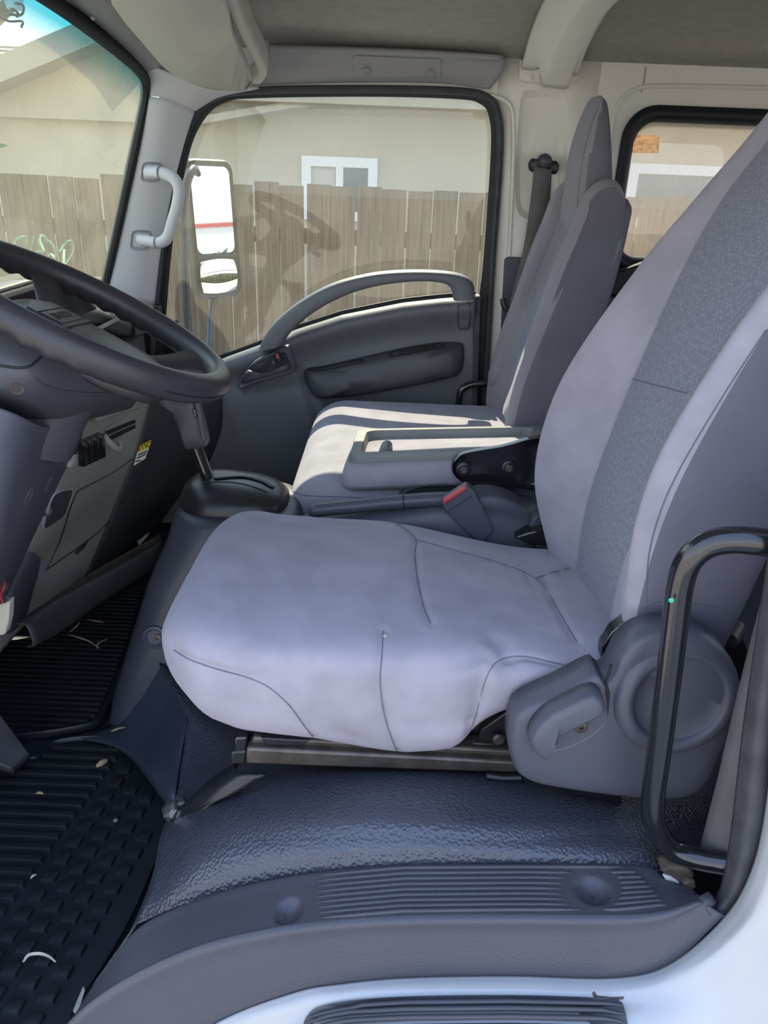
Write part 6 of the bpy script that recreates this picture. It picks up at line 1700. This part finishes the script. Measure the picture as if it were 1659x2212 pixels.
# prototypes sit at the fence origin: rebuild their meshes around zero
for o in protos:
    for v in o.data.vertices: v.co += off_
for i in range(n_pl):
    o = protos[i] if i < 5 else dup(protos[random.randrange(5)], fn)
    o.parent = fn
    o.location = (fx0 + i * 0.153, random.uniform(-0.004, 0.004), random.uniform(-0.015, 0.01))
    o.rotation_euler = (0, random.uniform(-0.004, 0.004), 0)
for z in (0.35, ftop - GROUND - 0.3):
    m_ = MB(); m_.box((0, FY + 0.03, GROUND + z), (9.4, 0.038, 0.09)); m_.build('rail', wood, fn, smooth=False)

# house behind the fence
HY = 8.2
hs = root('house', (0, HY, GROUND), 'pale beige stucco house with gabled roof behind the fence', 'house')
zs = P(800, 232, y=HY)[2]
m_ = MB(); m_.box((1.2, HY + 1.5, (GROUND + zs) / 2), (16, 3.0, zs - GROUND)); m_.build('wall', stucco, hs, smooth=False)
m_ = MB(); m_.prism([P(-60, 222, y=HY), P(1500, 250, y=HY), P(1500, 262, y=HY), P(-60, 234, y=HY)], (0, -0.05, 0)); m_.build('belly_band', fascia, hs, smooth=False)
# gable wall seen through the windscreen, rake board, roof planes
GY = HY - 0.12
g0 = P(-120, 247, y=GY); pk = P(330, 60, y=GY); g1 = np.array([2 * pk[0] - g0[0], GY, g0[2]]); g1 = pk + (g1 - pk) * 0.16
m_ = MB(); m_.prism([g0, pk, g1, np.array([g1[0], GY, g0[2]])], (0, 1.0, 0)); m_.build('gable', stucco, hs, smooth=False)
for a, b in ((g0, pk), (pk, g1)):
    d = (b - a) / np.linalg.norm(b - a); nrm = np.array([-d[2], 0, d[0]])
    a2 = a - d * (0.5 if a is g0 else 0.0); b2 = b
    m_ = MB(); m_.prism([a2 - nrm * .02, b2 - nrm * .02, b2 + nrm * .17, a2 + nrm * .17], (0, -0.35, 0)); m_.build('rake_board', fascia, hs, smooth=False)
    m_ = MB(); m_.prism([a2 + nrm * .17, b2 + nrm * .17, b2 + nrm * .21, a2 + nrm * .21], (0, 3.5, 0)); m_.build('roof_slope', shingle_m, hs, smooth=False)
m_ = MB(); m_.prism([P(440, 272, y=GY), P(440, 256, y=GY), P(770, 200, y=GY), P(770, 214, y=GY)], (0, -0.25, 0)); m_.build('rake_board', fascia, hs, smooth=False)
# low roof wing to the left, laid in courses
rp0 = P(-200, 172, y=HY + 0.4); rp1 = P(150, 172, y=HY + 0.4)
zr = P(60, 100, y=HY + 2.2)[2]
nrow = 9
for i in range(nrow):
    t0, t1 = i / nrow, (i + 1) / nrow
    za, zb_ = rp0[2] + (zr - rp0[2]) * t0, rp0[2] + (zr - rp0[2]) * t1
    ya, yb = HY + 0.4 + 1.8 * t0, HY + 0.4 + 1.8 * t1
    m_ = MB(); m_.prism([(rp0[0] - 2, ya, za + .03), (pk[0] - 0.2, ya, za + .03), (pk[0] - 0.2, yb, zb_ + .01), (rp0[0] - 2, yb, zb_ + .01)], (0, 0, -0.03)); m_.build('shingle_course', shingle_m, hs, smooth=False)
# eaves above the door window
ez = P(800, 226, y=HY - 0.4)[2]
m_ = MB(); m_.box((2.4, HY - 0.2, ez + 0.06), (9.5, 0.55, 0.14)); m_.build('eave', fascia, hs, smooth=False)
m_ = MB(); m_.prism([(-2.3, HY - 0.48, ez + .13), (7.2, HY - 0.48, ez + .13), (7.2, HY + 2.0, ez + .95), (-2.3, HY + 2.0, ez + .95)], (0, 0, 0.05)); m_.build('roof_slope', shingle_m, hs, smooth=False)
def window(x0p, x1p, y0p, y1p, split=True):
    a = P(x0p, y0p, y=HY - 0.02); b = P(x1p, y1p, y=HY - 0.02)
    x0, x1, z1, z0 = a[0], b[0], a[2], b[2]
    t = 0.09
    m_ = MB()
    for c, d in ((((x0 + x1) / 2, HY - .02, z1 - t / 2), (x1 - x0, .06, t)), (((x0 + x1) / 2, HY - .02, z0 + t / 2), (x1 - x0, .06, t)), ((x0 + t / 2, HY - .02, (z0 + z1) / 2), (t, .06, z1 - z0 - 2 * t)), ((x1 - t / 2, HY - .02, (z0 + z1) / 2), (t, .06, z1 - z0 - 2 * t))):
        m_.box(c, d)
    if split: m_.box(((x0 + x1) / 2, HY - .02, (z0 + z1) / 2), (t * .8, .05, z1 - z0 - 2 * t))
    f_ = m_.build('window', winwhite, hs, smooth=False)
    if split:
        m_ = MB(); m_.box(((x0 * .75 + x1 * .25), HY - .005, (z0 + z1) / 2), ((x1 - x0) / 2 - t, .01, z1 - z0 - t)); m_.build('pane', blind_m, f_, smooth=False)
        m_ = MB(); m_.box(((x0 * .25 + x1 * .75), HY - .005, (z0 + z1) / 2), ((x1 - x0) / 2 - t, .01, z1 - z0 - t)); m_.build('pane', pane_m, f_, smooth=False)
    else:
        m_ = MB(); m_.box(((x0 + x1) / 2, HY - .005, (z0 + z1) / 2), (x1 - x0 - 2 * t, .01, z1 - z0 - t)); m_.build('pane', pane_m, f_, smooth=False)
window(652, 812, 336, 480)
window(1362, 1600, 352, 500, False)
# utility pole with its fittings, seen over the roof
up_ = root('utility_pole', (P(-40, 60, y=14)[0], 14, GROUND), 'leaning utility pole with drooping wires over the roof', 'utility pole')
m_ = MB(); m_.tube([P(-90, 120, y=14), P(22, 8, y=14), P(60, -40, y=14)], 0.11, 10); m_.build('crossarm', bark_m, up_)
m_ = MB(); m_.tube([(P(-40, 60, y=14)[0], 14, GROUND), P(-40, 60, y=14), P(-40, -200, y=14)], 0.14, 12); m_.build('pole', bark_m, up_)
m_ = MB(); m_.lathe(P(30, 4, y=13.9), (0, 0, 1), [(.12, -.1), (.14, 0), (.12, .15), (.05, .2)], 12); m_.build('insulator', plastic_g, up_)
for pts in ([(30, 6), (50, 12), (48, 30), (34, 36)], [(-10, 34), (20, 46), (48, 46), (46, 60)], [(20, 14), (40, 30), (20, 32)]):
    m_ = MB(); m_.tube(cat([P(a, b, y=13.8) for a, b in pts], 5), 0.018, 6); m_.build('wire', rubber, up_)

# foliage beyond
def foliage(name, c, r, n, m, label, leaf=0.16, seed=1, trunk=True, cat_='tree'):
    rnd = random.Random(seed)
    rt_ = root(name, (c[0], c[1], GROUND), label, cat_)
    mm = MB()
    for _ in range(n):
        v = Vector((rnd.gauss(0, 1), rnd.gauss(0, 1), rnd.gauss(0, 1))).normalized() * (rnd.random() ** 0.35)
        p = Vector(c) + Vector((v.x * r[0], v.y * r[1], v.z * r[2]))
        a = Vector((rnd.gauss(0, 1), rnd.gauss(0, 1), rnd.gauss(0, 1))).normalized(); b = a.orthogonal().normalized()
        s = leaf * rnd.uniform(.6, 1.3)
        mm.add([p - a * s, p + b * s * .45, p + a * s, p - b * s * .45], [(0, 1, 2, 3)])
    o = mm.build('leaves', m, rt_, smooth=False); o['kind'] = 'stuff'
    if trunk:
        m_ = MB(); m_.tube([(c[0], c[1], GROUND), (c[0], c[1], c[2])], 0.12, 10, rfun=lambda t: 1.2 - .6 * t); m_.build('trunk', bark_m, rt_)
    return rt_
tcn = P(190, 70, y=12.5); foliage('leafy_tree', tcn + np.array([0.25, 0, -.15]), (0.5, 0.5, 0.35), 900, leaf_m, 'dark tree top showing over the house roof peak', 0.09, 3)
# what the far mirror reflects: hedge and a white trailer behind the truck
foliage('clipped_hedge', (11.5, 3.4, GROUND + 0.6), (0.7, 3.4, 0.75), 5200, hedge_m, 'dark green hedge behind the truck reflected in the side mirror', 0.16, 5, False, 'hedge')
tr_ = root('white_trailer', (17.0, 3.5, GROUND), 'white trailer with a red top edge reflected in the side mirror', 'trailer')
m_ = MB(); m_.box((17.0, 3.0, GROUND + 1.2), (2.0, 9, 1.5)); m_.build('box_body', trailer_m, tr_, smooth=False)
m_ = MB(); m_.box((17.0, 3.0, GROUND + 2.0), (2.04, 9.04, 0.10)); m_.build('red_edge', redpaint, tr_, smooth=False)
for x in (0.5, 5.5):
    m_ = MB(); m_.lathe((15.95, x, GROUND + 0.45), (1, 0, 0), [(.45, 0), (.45, .25), (.25, .26)], 20); m_.build('wheel', rubber, tr_)
# a sprig reaching into the windscreen view
sg = root('leaf_sprig', tuple(P(2, 312, y=5.5)), 'bright green leaf tip at the left edge of the windscreen', 'leaf')
m_ = MB(); m_.prism([P(-30, 318, y=5.5), P(-8, 306, y=5.5), P(18, 314, y=5.5), P(-6, 322, y=5.5)], (0, 0.004, 0)); m_.build('leaf_blade', leaf_m, sg, smooth=False)
m_ = MB(); m_.tube([P(-120, 330, y=5.5), P(-30, 318, y=5.5)], 0.006, 6); m_.build('stem', leaf_m, sg)

# handwriting on the windscreen, read from inside
wr_ = root('windscreen_scrawl', tuple(P(90, 540, y=1.9)), 'pale green marker scrawl on the windscreen above the steering wheel', 'writing')
def zz(pts): return [(a * 250 / 1659.0, 450 + b * 170 / 1128.0) for a, b in pts]
for s in ([(180, 500), (230, 440), (290, 408), (340, 402), (372, 425), (362, 500), (356, 580)],
          [(468, 388), (455, 470), (440, 560), (430, 620)],
          [(665, 480), (655, 440), (610, 390), (575, 380), (556, 430), (570, 500), (612, 590), (600, 620), (540, 612), (490, 640)],
          [(672, 455), (730, 500), (772, 570), (785, 650), (780, 705), (735, 660), (705, 645), (670, 690)],
          [(835, 620), (880, 550), (940, 480), (990, 458), (1030, 480), (1042, 560), (1020, 650), (960, 740), (905, 800), (900, 700), (905, 580)]):
    q = path_on(wsb, zz(s), 6, 0.003)
    if len(q) > 3:
        m_ = MB(); m_.tube(q, 0.0026, 6, flat=(1, .4)); m_.build('marker_stroke', chalk, wr_)
